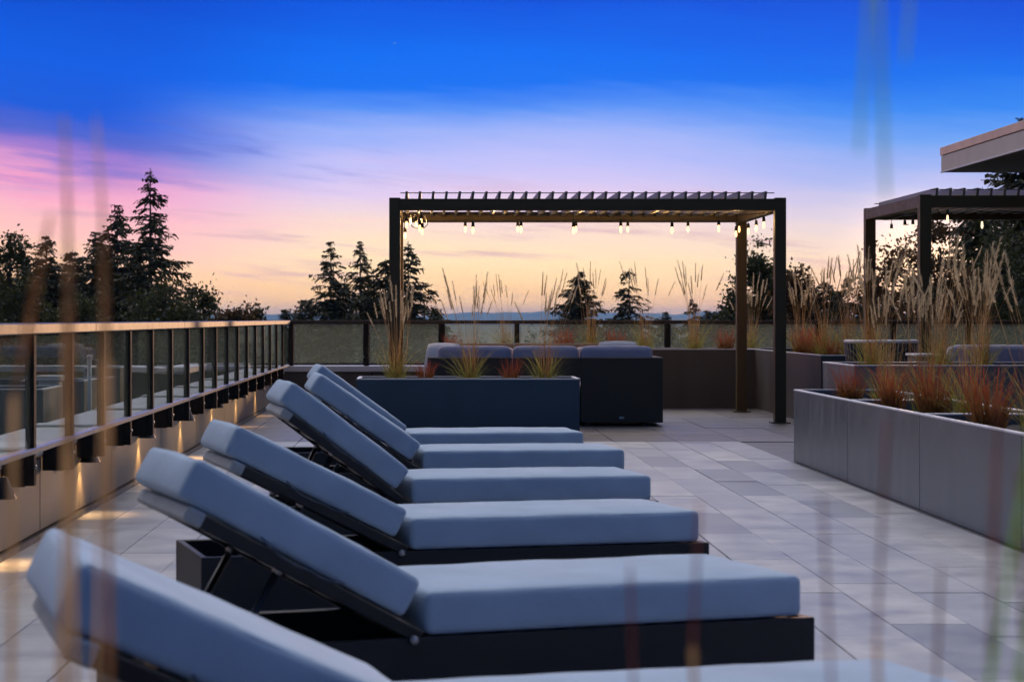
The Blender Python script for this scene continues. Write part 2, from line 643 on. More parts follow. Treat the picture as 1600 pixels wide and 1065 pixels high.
M_bolt = mat('bolt_steel', (0.4, 0.4, 0.4), 0.35, 0.9)
M_sofaw = weave_mat('sofa_wicker', (0.080, 0.058, 0.040), 40, 0.6, 0.5)
M_cush = fabric_mat('lounger_fabric', (0.375, 0.485, 0.61))
M_strap = mat('tie_cord', (0.10, 0.12, 0.15), 0.8)
M_sleeve = mat('canvas_sleeve', (0.36, 0.38, 0.39), 0.8, 0, 0.1, 9, 0.4, 120)
M_sofac = mat('sofa_fabric', (0.44, 0.41, 0.50), 0.88, 0, 0.06, 6, 0.3, 260, spec=0.2)
M_pillow = mat('pillow_fabric', (0.70, 0.69, 0.70), 0.88, 0, 0.05, 6, 0.3, 200, spec=0.2)
M_beige = mat('tan_weave', (0.22, 0.175, 0.13), 0.7, 0, 0.15, 20, 0.4, 150)
M_planter = mat('zinc_planter', (0.155, 0.172, 0.182), 0.38, 0.5, 0.16, 2.2, 0.04, 15, stretch=(2.5, 2.5, 0.35), rvar=0.08)
M_navy = mat('navy_planter', (0.024, 0.060, 0.098), 0.42, 0.1, 0.12, 2.0, 0.04, 15, stretch=(2.0, 2.0, 0.5), rvar=0.06)
M_graph = mat('graphite_planter', (0.088, 0.082, 0.072), 0.5, 0.0, 0.15, 2.0, stretch=(2.0, 2.0, 0.5), rvar=0.06)
M_rim = mat('planter_rim', (0.60, 0.60, 0.62), 0.5, 0.3)
M_soil = mat('soil', (0.022, 0.016, 0.012), 0.95, 0, 0.5, 30, 0.8, 60)
M_perg = mat('pergola_bronze', (0.092, 0.066, 0.028), 0.5, 0.0, rvar=0.07, spec=0.3)
M_louv = mat('louvre_metal', (0.17, 0.15, 0.105), 0.45, 0.2)
M_cable = mat('black_cable', (0.01, 0.01, 0.01), 0.5)
M_bulb = emit_mat('warm_bulb', (1.0, 0.56, 0.20), 3.2)
M_bulbdim = emit_mat('dim_bulb', (1.0, 0.75, 0.45), 1.6)
M_lens = emit_mat('lamp_lens', (1.0, 0.60, 0.22), 14)
M_fascia = mat('fascia_panel', (0.50, 0.49, 0.36), 0.45, 0.3, 0.08, 3)
M_cap = mat('roof_flashing', (0.64, 0.48, 0.25), 0.36, 0.3, 0.12, 4)
M_soffit = mat('soffit', (0.10, 0.10, 0.11), 0.6)
M_stucco = mat('stucco', (0.36, 0.34, 0.31), 0.8, 0, 0.1, 3, 0.2, 40)
M_ground = mat('wooded_ground', (0.035, 0.055, 0.035), 0.95, 0, 0.5, 0.02)
M_hill = mat('far_hills', (0.045, 0.055, 0.045), 0.95, 0, 0.3, 0.001)
M_bark = mat('bark', (0.05, 0.036, 0.026), 0.9, 0, 0.4, 6, 0.6, 20)
M_needle = leaf_mat('needles', (0.056, 0.054, 0.018), 0.12, 0.4, hgt=20)
M_needle2 = leaf_mat('needles_olive', (0.042, 0.046, 0.020), 0.15, 0.4, hgt=20)
M_leaf = leaf_mat('tree_leaves', (0.062, 0.066, 0.020), 0.30, 0.4, hgt=20)
M_leafw = leaf_mat('tree_leaves_autumn', (0.095, 0.055, 0.022), 0.40, 0.45, hgt=20)
M_wood = leaf_mat('woodland', (0.050, 0.078, 0.036), 0.05, 0.5, hgt=20)
M_gblade = leaf_mat('grass_green', (0.28, 0.29, 0.06), 0.50, 0.3, tip=(0.46, 0.34, 0.11), hgt=0.55)
M_gstem = leaf_mat('grass_stalks', (0.46, 0.23, 0.07), 0.50, 0.3, tip=(0.56, 0.38, 0.18), hgt=1.0)
M_gplume = leaf_mat('grass_plumes', (0.66, 0.53, 0.34), 0.50, 0.25)
M_gred = leaf_mat('grass_red', (0.22, 0.13, 0.04), 0.50, 0.3, tip=(0.42, 0.07, 0.04), hgt=0.40)
M_fplume = leaf_mat('near_plumes_tan', (0.62, 0.34, 0.14), 0.6, 0.2)
M_fred = leaf_mat('near_plumes_red', (0.60, 0.22, 0.15), 0.6, 0.2)
M_fgreen = leaf_mat('near_blades', (0.20, 0.40, 0.05), 0.6, 0.2)

# ------------------------------------------------------------------ terrain
def terrain():
    nr, na = 60, 180
    rs = 25 * (15000 / 25) ** (np.arange(nr) / (nr - 1))
    an = np.linspace(0, 2 * np.pi, na, endpoint=False)
    V, F = [(0.0, 0.0, -12.0)], []
    rng = np.random.RandomState(3)
    for i, r in enumerate(rs):
        for a in an:
            amp = min(1.0, r / 900.0)
            z = -12 + amp * (1.3 * math.sin(a * 37 + r * .004) + 0.9 * math.sin(a * 91 - r * .011) + rng.uniform(-1, 1) * 0.6) - amp * 0.3
            V.append((r * math.sin(a), r * math.cos(a), z))
    F3 = []
    for k in range(na):
        F3.append((0, 1 + k, 1 + (k + 1) % na))
    F4 = []
    for i in range(nr - 1):
        for k in range(na):
            a, b = 1 + i * na + k, 1 + i * na + (k + 1) % na
            F4.append((a, a + na, b + na, b))
    mb = MB()
    mb.v, mb.f = V, F3 + F4
    me = mb.mesh('terrain', M_ground, True)
    return struct('terrain', me)


terrain()


def hills(name, dist, depth, a0, a1, prof, n=240):
    """a range with a front and a back slope"""
    V, F = [], []
    js = [(-0.5, 0.0), (-0.28, 0.35), (-0.12, 0.75), (0.0, 1.0), (0.15, 0.7), (0.5, 0.0)]
    rng = np.random.RandomState(int(dist))
    for i in range(n + 1):
        a = R(a0 + (a1 - a0) * i / n)
        h = prof(math.degrees(a))
        for (t, k) in js:
            r = dist + depth * t + rng.uniform(-.02, .02) * depth
            V.append((r * math.sin(a), r * math.cos(a), -13 + (h + 13) * k * (1 + rng.uniform(-.05, .05) * (k < 1))))
    m = len(js)
    for i in range(n):
        for j in range(m - 1):
            F.append((i * m + j, (i + 1) * m + j, (i + 1) * m + j + 1, i * m + j + 1))
    mb = MB()
    mb.v, mb.f = V, F
    return struct(name, mb.mesh(name, M_hill, True))


def ridge(seed, base, amps):
    rng = random.Random(seed)
    ph = [rng.uniform(0, 6.28) for _ in amps]
    return lambda a: base + sum(A * (math.sin(a * f + p)) for (f, A), p in zip(amps, ph))


_r1 = ridge(5, 30, [(0.45, 7), (1.1, 6), (2.7, 4.5), (6.3, 2.6), (13.1, 1.6), (27, 0.8)])
hills('far_mountains', 11500, 2200, -40, 45, lambda a: max(8, _r1(a) + 14 * math.exp(-((a - 1.5) / 2.2) ** 2) + 10 * math.exp(-((a - 4.9) / 1.0) ** 2) - 12 * math.exp(-((a + 2.5) / 2.5) ** 2)))
_r2 = ridge(9, -1, [(0.8, 3), (1.9, 2.6), (4.7, 1.4), (11, 0.8)])
hills('near_hills', 6200, 1500, -40, 45, _r2)

# ------------------------------------------------------------------ deck
WALL_X = -2.08
FAR_Y = 28.8


def deck():
    mb = MB()
    mb.box(-2.6, 14.0, -4.0, 29.3, -12.0, -0.045)
    d = struct('deck', mb.mesh('deck', M_slab))
    # narrow planks, 0.30 x 1.22 m, running away from the camera
    w, L, gap = 0.3006, 1.22, 0.0036
    me = MB().bbox(gap / 2, w - gap / 2, gap / 2, L - gap / 2, -0.04, 0.0, 0.0025).mesh('paver', M_paver)
    half = MB().bbox(gap / 2, 0.245, gap / 2, L - gap / 2, -0.04, 0.0, 0.0025).mesh('paver_edge', M_paver)
    rng = random.Random(11)
    offs = [0.0, 0.61, 0.30, 0.92]
    Yend = 19.9
    for k in range(-1, 16):
        x = -1.83 + w * k
        y = Yend
        y -= L * rng.choice([1.0, 0.5, 0.25, 0.75])
        first = Yend - y
        if first < L - 0.01:
            m2 = MB().bbox(gap / 2 if k >= 0 else 0.055, w - gap / 2, gap / 2, first - gap / 2, -0.04, 0.0, 0.0025).mesh('paver', M_paver)
            obj('paver', m2, d, loc=(x, y, rng.uniform(-.002, .002)))
        else:
            y = Yend
        while y > 3.6:
            y -= L
            if k < 0:
                obj('paver', half, d, loc=(x + 0.055, y, 0))
            else:
                obj('paver', me, d, loc=(x, y, rng.uniform(-.002, .002)))
    # square dark slabs of the far lounge, laid two feet wide
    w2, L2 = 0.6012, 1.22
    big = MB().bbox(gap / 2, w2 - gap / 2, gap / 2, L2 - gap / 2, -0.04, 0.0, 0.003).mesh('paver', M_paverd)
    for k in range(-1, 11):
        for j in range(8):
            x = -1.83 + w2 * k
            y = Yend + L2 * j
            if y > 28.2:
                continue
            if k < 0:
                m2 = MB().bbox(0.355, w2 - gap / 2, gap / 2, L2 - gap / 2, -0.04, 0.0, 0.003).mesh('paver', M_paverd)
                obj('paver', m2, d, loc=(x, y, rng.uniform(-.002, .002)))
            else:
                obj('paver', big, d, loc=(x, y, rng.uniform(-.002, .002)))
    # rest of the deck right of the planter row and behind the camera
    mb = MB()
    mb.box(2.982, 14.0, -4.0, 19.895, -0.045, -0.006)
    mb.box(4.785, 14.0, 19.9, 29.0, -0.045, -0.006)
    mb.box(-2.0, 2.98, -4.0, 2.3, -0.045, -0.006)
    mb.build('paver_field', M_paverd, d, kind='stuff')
    return d


deck()


# ------------------------------------------------------------------ parapet on the left with its guard rail
def left_parapet():
    w = thing('parapet_wall', 'low taupe panelled parapet wall running along the left side of the deck', 'wall', (WALL_X, 15, 0))
    off = Vector((-WALL_X, -15, 0))
    T = Matrix.Translation(off)
    MB().box(-2.5, -2.10, 3.0, 29.2, -0.04, 0.43).xform(T).build('wall_core', M_wallback, w)
    pw = 1.27
    n0 = -6
    pm = MB().bbox(-0.02, 0.0, 0.007, pw - 0.007, 0.035, 0.425, 0.003).mesh('panel', M_panel)
    for k in range(n0, 14):
        y = 11.2 + pw * k
        if y + pw > 28.7:
            continue
        obj('panel', pm, w, loc=(0, y - 15, 0))
    MB().box(-2.098, -2.05, 3.0, 28.7, -0.04, 0.03).xform(T).build('base_strip', M_frame, w)
    MB().bbox(-2.56, -2.065, 3.0, 29.25, 0.44, 0.475, 0.006).xform(T).build('coping', M_coping, w)
    # little folded joint covers lie across the coping
    for y in (10.9, 13.4, 15.9, 18.5, 21.0, 23.6):
        MB().bbox(-2.54, -2.14, y, y + 0.22, 0.476, 0.492, 0.006).xform(T).build('joint_cover', M_coping, w)


left_parapet()
PX = -1.93


def left_railing():
    r = thing('glass_railing', 'bronze guard rail with tinted glass panes along the left parapet', 'railing', (PX, 15, 0))
    T = Matrix.Translation((-PX, -15, 0))
    sp, y0 = 1.095, 10.15
    ys = [y0 + sp * k for k in range(-5, 17)]
    pm = MB().bbox(-0.022, 0.022, -0.03, 0.03, 0.36, 1.095, 0.003).mesh('post', M_post)
    bm_ = MB().bbox(-0.14, -0.0225, -0.035, 0.035, 0.355, 0.50, 0.003).mesh('bracket', M_post)
    bolt = MB().lathe([(0, 0.008), (0.009, 0.006), (0.011, 0)], 10).xform(Matrix.Rotation(R(90), 4, 'Y')).mesh('bolt', M_bolt)
    for y in ys:
        p = obj('post', pm, r, loc=(0, y - 15, 0))
        obj('bracket', bm_, r, loc=(0, y - 15, 0))
        obj('bolt', bolt, p, loc=(0.0235, 0, 0.45))
    gm = MB().box(-0.005, 0.005, 0.045, sp - 0.045, 0.545, 1.085).mesh('glass_pane', M_glass)
    for y in ys[:-1]:
        obj('glass_pane', gm, r, loc=(0, y - 15, 0))
    obj('glass_pane', MB().box(-0.005, 0.005, 0.045, 28.6 - ys[-1] - 0.03, 0.545, 1.085).mesh('glass_pane', M_glass), r, loc=(0, ys[-1] - 15, 0))
    # top rail in lengths that meet with a hairline joint
    edges = [3.0, 5.9, 8.9, 11.9, 16.25, 19.5, 22.8, 26.0, 28.78]
    for a, b in zip(edges, edges[1:]):
        MB().bbox(-1.965, -1.890, a + 0.003, b - 0.003, 1.095, 1.15, 0.006).xform(T).build('top_rail', M_rail, r)
        MB().bbox(-1.955, -1.903, a + 0.003, b - 0.003, 0.515, 0.543, 0.004).xform(T).build('bottom_rail', M_silver, r)


left_railing()


def wall_lights():
    prof = [(0.012, 0.105), (0.018, 0.10), (0.062, 0.0)]
    for i in range(7):
        y = 9.93 + 2.54 * i
        t = thing('wall_light', 'small dark cone downlight glowing on the left parapet, %s from the front' % ORD[i], 'wall light',
                  (WALL_X + 0.001, y, 0.315), 0, 'downlights along the left parapet')
        MB().lathe(prof, 20, (0.062, 0, 0)).build('shade', M_frame, t, True)
        MB().box(0.0, 0.02, -0.02, 0.02, 0.02, 0.11).build('mount', M_frame, t)
        MB().lathe([(0.0, 0.012), (0.052, 0.012)], 20, (0.062, 0, 0)).build('lens', M_lens, t)
        ld = bpy.data.lights.new('downlight', 'SPOT')
        ld.energy = 14.0
        ld.color = (1.0, 0.55, 0.20)
        ld.spot_size = R(100)
        ld.spot_blend = 0.55
        ld.shadow_soft_size = 0.03
        lo = bpy.data.objects.new('downlight', ld)
        col.objects.link(lo)
        lo.parent = t
        lo.location = (0.062, 0, 0.004)


wall_lights()


def far_parapet():
    w = thing('parapet_wall', 'low dark parapet with pale metal coping across the far end of the deck', 'wall', (4, FAR_Y, 0))
    T = Matrix.Translation((-4, -FAR_Y, 0))
    MB().box(-2.06, 14, FAR_Y + 0.05, FAR_Y + 0.40, -0.04, 0.43).xform(T).build('wall_core', M_wallback, w)
    pm = MB().bbox(0.006, 1.264, -0.02, 0.0, 0.03, 0.425, 0.003).mesh('panel', M_graph)
    for k in range(12):
        obj('panel', pm, w, loc=(-2.04 + 1.27 * k - 4, 0.045, 0))
    MB().bbox(-2.06, 14, FAR_Y - 0.02, FAR_Y + 0.46, 0.44, 0.52, 0.006).xform(T).build('coping', M_coping, w)
    r = thing('glass_railing', 'dark guard rail with tinted glass panes along the far edge of the deck', 'railing', (4, FAR_Y + 0.1, 0))
    T = Matrix.Translation((-4, -FAR_Y - 0.1, 0))
    sp = 1.042
    x0 = (455 - 668) * (FAR_Y + .1) / 3260
    xs = [x0 + sp * k for k in range(11)]
    pm = MB().bbox(-0.035, 0.035, -0.03, 0.03, 0.515, 1.10, 0.003).mesh('post', M_post)
    gm = MB().box(0.055, sp - 0.055, -0.005, 0.005, 0.56, 1.085).mesh('glass_pane', M_glass)
    ge = MB().box(0.055, sp - 0.055, -0.006, 0.006, 1.0855, 1.092).box(0.047, 0.0545, -0.006, 0.006, 0.56, 1.092).box(sp - 0.0545, sp - 0.047, -0.006, 0.006, 0.56, 1.092).mesh('polished_edge', M_gedge)
    for i, x in enumerate(xs):
        obj('post', pm, r, loc=(x - 4, 0, 0))
        if i < len(xs) - 1:
            g = obj('glass_pane', gm, r, loc=(x - 4, 0, 0))
            obj('polished_edge', ge, g)
    yy = FAR_Y + 0.1
    for a, b in ((-1.92, 2.0), (2.0, 5.6), (5.6, 8.6)):
        MB().bbox(a + .003, b - .003, yy - 0.035, yy + 0.035, 1.10, 1.15, 0.005).xform(T).build('top_rail', M_rail, r)
        MB().bbox(a + .003, b - .003, yy - 0.02, yy + 0.02, 0.53, 0.555, 0.004).xform(T).build('bottom_rail', M_rail, r)


far_parapet()


# ------------------------------------------------------------------ next roof terrace, seen through the glass
def next_roof():
    mb = MB()
    mb.box(-14, -2.62, 2.0, 27.6, -12, -0.75)
    struct('lower_roof', mb.mesh('lower_roof', M_slab))
    w = thing('parapet_wall', 'pale capped parapet of the lower roof beyond the left railing', 'wall', (-4, 28, -0.75))
    off = Matrix.Translation((4, -28, 0.75))
    pts = [(-2.62, 30.0), (-3.32, 30.0), (-3.28, 27.2), (-4.15, 28.6), (-13.5, 28.6)]
    for (ax, ay), (bx, by) in zip(pts, pts[1:]):
        d = Vector((bx - ax, by - ay, 0))
        L = d.length
        a = math.atan2(d.y, d.x)
        M = off @ Matrix.Translation((ax, ay, 0)) @ Matrix.Rotation(a, 4, 'Z')
        MB().box(0, L, -0.10, 0.10, -12.7, 0.44).xform(M).build('wall_core', M_wallback, w)
        MB().bbox(-0.06, L + 0.06, -0.16, 0.16, 0.45, 0.53, 0.006).xform(M).build('coping', M_coping, w)
    def openbox(name, label, x0, x1, y0, y1, z1, m, cat='planter'):
        t = thing(name, label, cat, ((x0 + x1) / 2, (y0 + y1) / 2, -0.75))
        planter_parts(t, x1 - x0, y1 - y0, z1 + 0.75, m)
        return t
    openbox('planter_box', 'dark blue planter on the lower roof seen through the left railing', -4.6, -2.80, 15.2, 16.0, 0.66, M_navy)
    openbox('planter_box', 'grey brown planter on the lower roof beside the white pole', -3.9, -3.29, 20.0, 20.8, 0.58, M_panel)
    openbox('planter_box', 'tall narrow grey planter on the lower roof behind the white pole', -3.62, -3.24, 22.0, 22.6, 0.66, M_planter)
    t = thing('equipment_box', 'small white metal box standing behind the dark blue planter', 'box', (-3.27, 18.1, -0.75))
    MB().bbox(-0.09, 0.09, -0.09, 0.09, 0.0, 1.38, 0.006).build('casing', M_cream, t)
    MB().bbox(-0.11, 0.11, -0.11, 0.11, 1.38, 1.43, 0.008).build('lid', M_cream, t)
    t = thing('vent_pipe', 'thin white pole standing on the lower roof', 'pole', (-3.24, 20.0, -0.75))
    MB().tube([(0, 0, 0), (0, 0, 1.53)], 0.022, 10).build('pipe', M_cream, t, True)
    MB().lathe([(0, 0.05), (0.026, 0.045), (0.03, 0.0), (0.0, 0.0)], 12, (0, 0, 1.53)).build('cap', M_cream, t, True)


def planter_parts(t, lx, ly, h, m, seams=0):
    """open metal box with four walls, bright folded rim and soil"""
    a, b, th = lx / 2, ly / 2, 0.03
    MB().box(-a, a, -b, -b + th, 0, h - 0.012).build('front_panel', m, t)
    MB().box(-a, a, b - th, b, 0, h - 0.012).build('rear_panel', m, t)
    MB().box(-a, -a + th, -b + th, b - th, 0, h - 0.012).build('end_panel', m, t)
    MB().box(a - th, a, -b + th, b - th, 0, h - 0.012).build('end_panel', m, t)
    mb = MB()
    e = 0.003
    z0, z1 = h - 0.012, h
    mb.bbox(-a - e, a + e, -b - e, -b + th + e, z0, z1, 0.002)
    mb.bbox(-a - e, a + e, b - th - e, b + e, z0, z1, 0.002)
    mb.bbox(-a - e, -a + th + e, -b + th + e + .0005, b - th - e - .0005, z0, z1, 0.002)
    mb.bbox(a - th - e, a + e, -b + th + e + .0005, b - th - e - .0005, z0, z1, 0.002)
    mb.build('rim', M_rim, t)
    n = 14
    V, F = [], []
    rng = random.Random(int(lx * 100) + int(ly * 10))
    for i in range(n + 1):
        for j in range(n + 1):
            V.append((-a + th + (lx - 2 * th) * i / n, -b + th + (ly - 2 * th) * j / n, h - 0.075 + rng.uniform(-.012, .012)))
    for i in range(n):
        for j in range(n):
            F.append((i * (n + 1) + j, (i + 1) * (n + 1) + j, (i + 1) * (n + 1) + j + 1, i * (n + 1) + j + 1))
    s = MB()
    s.v, s.f = V, F
    s.build('soil', M_soil, t, True)


next_roof()

# ------------------------------------------------------------------ planters on the deck
PLANTERS = []


def planter(label, x0, x1, y0, y1, h, m, group=None):
    t = thing('planter_box', label, 'planter', ((x0 + x1) / 2, (y0 + y1) / 2, 0), 0, group)
    planter_parts(t, x1 - x0, y1 - y0, h, m)
    return t


planter('long navy blue planter box standing behind the last lounger', -0.69, 1.48, 20.3, 21.1, 0.59, M_navy)
for i in range(4):
    y1 = 17.2 - 2.2 * i
    planter('zinc grey planter box in the right hand row, %s' % ['farthest from the camera', 'second from the far end', 'third from the far end', 'nearest and cut by the frame'][i],
            3.02, 3.80, y1 - 2.188, y1, 0.59, M_planter, 'zinc planters in a row on the right')
planter('zinc grey planter standing crosswise behind the right hand row', 3.60, 6.4, 17.6, 19.0, 0.78, M_planter)
planter('long graphite planter along the far railing behind the sofa', 0.25, 4.296, 27.4, 28.6, 0.775, M_graph)
planter('grey planter running forward from the far railing beside the pergola', 4.3, 5.05, 22.8, 28.6, 0.775, M_graph)


# ------------------------------------------------------------------ loungers
def soft_box(L, W, T, r=0.03, bulge=0.02, seed=0, nl=30, nw=12):
    """upholstered block: rounded edges, domed faces, slight puckers; x 0..L, y 0..W, z 0..T"""
    def axis(n, size):
        e = [0, 0.3 * r, 0.65 * r, r]
        mid = list(np.linspace(r, size - r, n))[1:-1]
        return e + mid + [size - x for x in reversed(e)]
    ax, ay, az = axis(nl, L), axis(nw, W), axis(5, T)
    idx, V, F = {}, [], []
    rng = random.Random(seed)
    ph = [rng.uniform(0, 6.28) for _ in range(8)]

    def vert(i, j, k):
        key = (i, j, k)
        if key in idx:
            return idx[key]
        p = Vector((ax[i], ay[j], az[k]))
        q = Vector((min(max(p.x, r), L - r), min(max(p.y, r), W - r), min(max(p.z, r), T - r)))
        d = p - q
        if d.length > 1e-9:
            p = q + d.normalized() * r
        u, v, w = 2 * p.x / L - 1, 2 * p.y / W - 1, 2 * p.z / T - 1
        dome = (1 - u ** 6) * (1 - v ** 4)
        wr = 0.0016 * math.sin(u * 7 + ph[0]) * math.sin(v * 4 + ph[1]) + 0.0006 * math.sin(u * 19 + v * 5 + ph[2])
        if w > 0:
            p.z += (bulge * dome + wr) * w
        side = (1 - w * w)
        p.y += (0.005 * side * (1 - u ** 6) + 0.0008 * math.sin(u * 13 + ph[3])) * (1 if v > 0 else -1) * abs(v) ** 3
        p.x += 0.010 * side * (1 - v ** 4) * (1 if u > 0 else -1) * abs(u) ** 5
        idx[key] = len(V)
        V.append(tuple(p))
        return idx[key]
    nx, ny, nz = len(ax) - 1, len(ay) - 1, len(az) - 1
    for i in range(nx):
        for j in range(ny):
            for k in (0, nz):
                F.append((vert(i, j, k), vert(i + 1, j, k), vert(i + 1, j + 1, k), vert(i, j + 1, k)))
    for i in range(nx):
        for k in range(nz):
            for j in (0, ny):
                F.append((vert(i, j, k), vert(i + 1, j, k), vert(i + 1, j, k + 1), vert(i, j, k + 1)))
    for j in range(ny):
        for k in range(nz):
            for i in (0, nx):
                F.append((vert(i, j, k), vert(i, j + 1, k), vert(i, j + 1, k + 1), vert(i, j, k + 1)))
    mb = MB()
    mb.v, mb.f = V, F
    return mb


LL, LW, BH = 2.05, 0.66, 0.275


def piping(L, W, T, M, parent, mat_):
    i, r = 0.0075, 0.0028
    for z in (0.006, T - 0.006):
        c = 0.02
        P = [(c, i, z), (L - c, i, z), (L - i, c, z), (L - i, W - c, z), (L - c, W - i, z), (c, W - i, z), (i, W - c, z), (i, c, z), (c, i, z)]
        MB().tube([tuple(M @ Vector(p)) for p in P], r, 6, False).build('piping', mat_, parent, True)




def lounger(foot, alpha, beta, label, seed):
    al, be = R(alpha), R(beta)
    org = (foot[0] - LL * math.cos(al), foot[1] - LL * math.sin(al), 0)
    t = thing('sun_lounger', label, 'sun lounger', org, al, 'sun loungers in a line across the deck')
    hx, th = 0.765, 0.028
    MB().bbox(0, LL, 0, th, 0.03, BH, 0.004).build('side_panel', M_wicker, t)
    MB().bbox(0, LL, LW - th, LW, 0.03, BH, 0.004).build('side_panel', M_wicker, t)
    MB().bbox(0.001, th, th + .001, LW - th - .001, 0.03, BH - .001, 0.003).build('head_panel', M_wicker, t)
    MB().bbox(LL - th, LL - .001, th + .001, LW - th - .001, 0.03, BH - .001, 0.003).build('foot_panel', M_wicker, t)
    for x in (0.04, LL - 0.09):
        for y in (0.035, LW - 0.085):
            MB().bbox(x, x + 0.05, y, y + 0.05, 0.0, 0.06, 0.004).build('foot', M_frame, t)
    MB().box(th, LL - th, th, LW - th, 0.10, 0.112).build('base_tray', M_frame, t)
    sm = MB().bbox(0, 0.055, th + .002, LW - th - .002, BH - 0.022, BH - 0.004, 0.003).mesh('slat', M_frame)
    x = hx + 0.03
    while x < LL - 0.09:
        obj('slat', sm, t, loc=(x, 0, 0))
        x += 0.095
    # raised backrest, hinged at hx; local s runs from hinge to head end, n is its upper normal
    B = Matrix.Translation((hx, 0, BH - 0.005)) @ Matrix(((-math.cos(be), 0, math.sin(be), 0), (0, 1, 0, 0), (math.sin(be), 0, math.cos(be), 0), (0, 0, 0, 1)))
    FL = 0.735
    bf = bpy.data.objects.new('back_frame', MB().bbox(-0.03, FL, 0.005, 0.040, 0.0, 0.040, 0.004).bbox(-0.03, FL, LW - 0.040, LW - 0.005, 0.0, 0.040, 0.004).bbox(FL - 0.035, FL - 0.001, 0.041, LW - 0.041, 0.002, 0.038, 0.004).xform(B).mesh('back_frame', M_frame))
    col.objects.link(bf)
    bf.parent = t
    sb = MB().bbox(0, 0.05, 0.041, LW - 0.041, 0.008, 0.026, 0.003)
    s = 0.08
    while s < FL - 0.1:
        m2 = MB()
        m2.v, m2.f = list(sb.v), list(sb.f)
        obj('back_slat', m2.xform(B @ Matrix.Translation((s, 0, 0))).mesh('back_slat', M_frame), bf)
        s += 0.10
    T0 = 0.120
    s0 = max(0.0, ((0.045 + T0) * math.sin(be) - 0.045) / math.cos(be))
    CL = 0.780 - s0
    bc = soft_box(CL, LW - 0.03, T0, 0.020, 0.007, seed, 26).xform(B @ Matrix.Translation((s0, 0.015, 0.045))).build('back_cushion', M_cush, t, True)
    piping(CL, LW - 0.03, T0, B @ Matrix.Translation((s0, 0.015, 0.045)), bc, M_cush)
    # canvas sleeve of the cushion pulled over the head end of the frame
    MB().bbox(FL - 0.055, FL + 0.005, 0.003, LW - 0.003, -0.003, 0.0425, 0.008).xform(B).build('canvas_sleeve', M_sleeve, t)
    SL = LL - 0.035 - hx - 0.055
    sc_ = soft_box(SL, LW - 0.03, 0.122, 0.020, 0.012, seed + 50).xform(Matrix.Translation((hx + 0.055, 0.015, BH + 0.002))).build('seat_cushion', M_cush, t, True)
    piping(SL, LW - 0.03, 0.122, Matrix.Translation((hx + 0.055, 0.015, BH + 0.002)), sc_, M_cush)
    # tie straps hanging between cushion and frame
    for y, sg in ((0.006, 1), (LW - 0.006, -1)):
        P = [(0.52, y + sg * 0.012, 0.060), (0.49, y, 0.046), (0.45, y - sg * 0.004, 0.036), (0.40, y - sg * 0.005, 0.034), (0.35, y - sg * 0.004, 0.040), (0.31, y, 0.037), (0.27, y, 0.043), (0.24, y + sg * 0.012, 0.056)]
        MB().tube([tuple(B @ Vector(p)) for p in P], 0.0028, 6).build('tie_strap', M_strap, t, True)
    # prop struts from backrest down into the tray
    for y in (0.055, LW - 0.055):
        top = B @ Vector((0.42, y, 0.0))
        bot = Vector((top.x - 0.20, y, 0.125))
        st = MB().tube([tuple(top), tuple(bot)], 0.011, 8).build('strut', M_frame, t, True)
        MB().tube([(top.x, y - 0.02, top.z), (top.x, y + 0.02, top.z)], 0.012, 10).build('bolt', M_bolt, st, True)
    for y in (-0.012, LW - 0.004):
        MB().tube([(hx + 0.012, y, BH - 0.005), (hx + 0.012, y + 0.016, BH - 0.005)], 0.012, 12).build('hinge_bolt', M_bolt, t, True)
    return t


LOUNGERS = [
    ((1.25, 4.15), 15.5, 25.0, 'nearest blue grey cushioned lounger, cut off by the bottom of the picture'),
    ((1.165, 6.27), 19, 29, 'blue grey cushioned lounger, second from the camera, its dark base fully in view'),
    ((1.13, 8.36), 15, 26.8, 'blue grey cushioned lounger, third from the camera, low backrest'),
    ((1.14, 10.27), 10.5, 37, 'blue grey cushioned lounger, fourth from the camera, steep backrest'),
    ((1.20, 12.3), 6.5, 35, 'blue grey cushioned lounger, second from the navy planter'),
    ((1.10, 14.2), 7, 36, 'blue grey cushioned lounger farthest from the camera, nearest the navy planter'),
]
for i, (f, a, b, l) in enumerate(LOUNGERS):
    lounger(f, a, b, l, 3 + i)


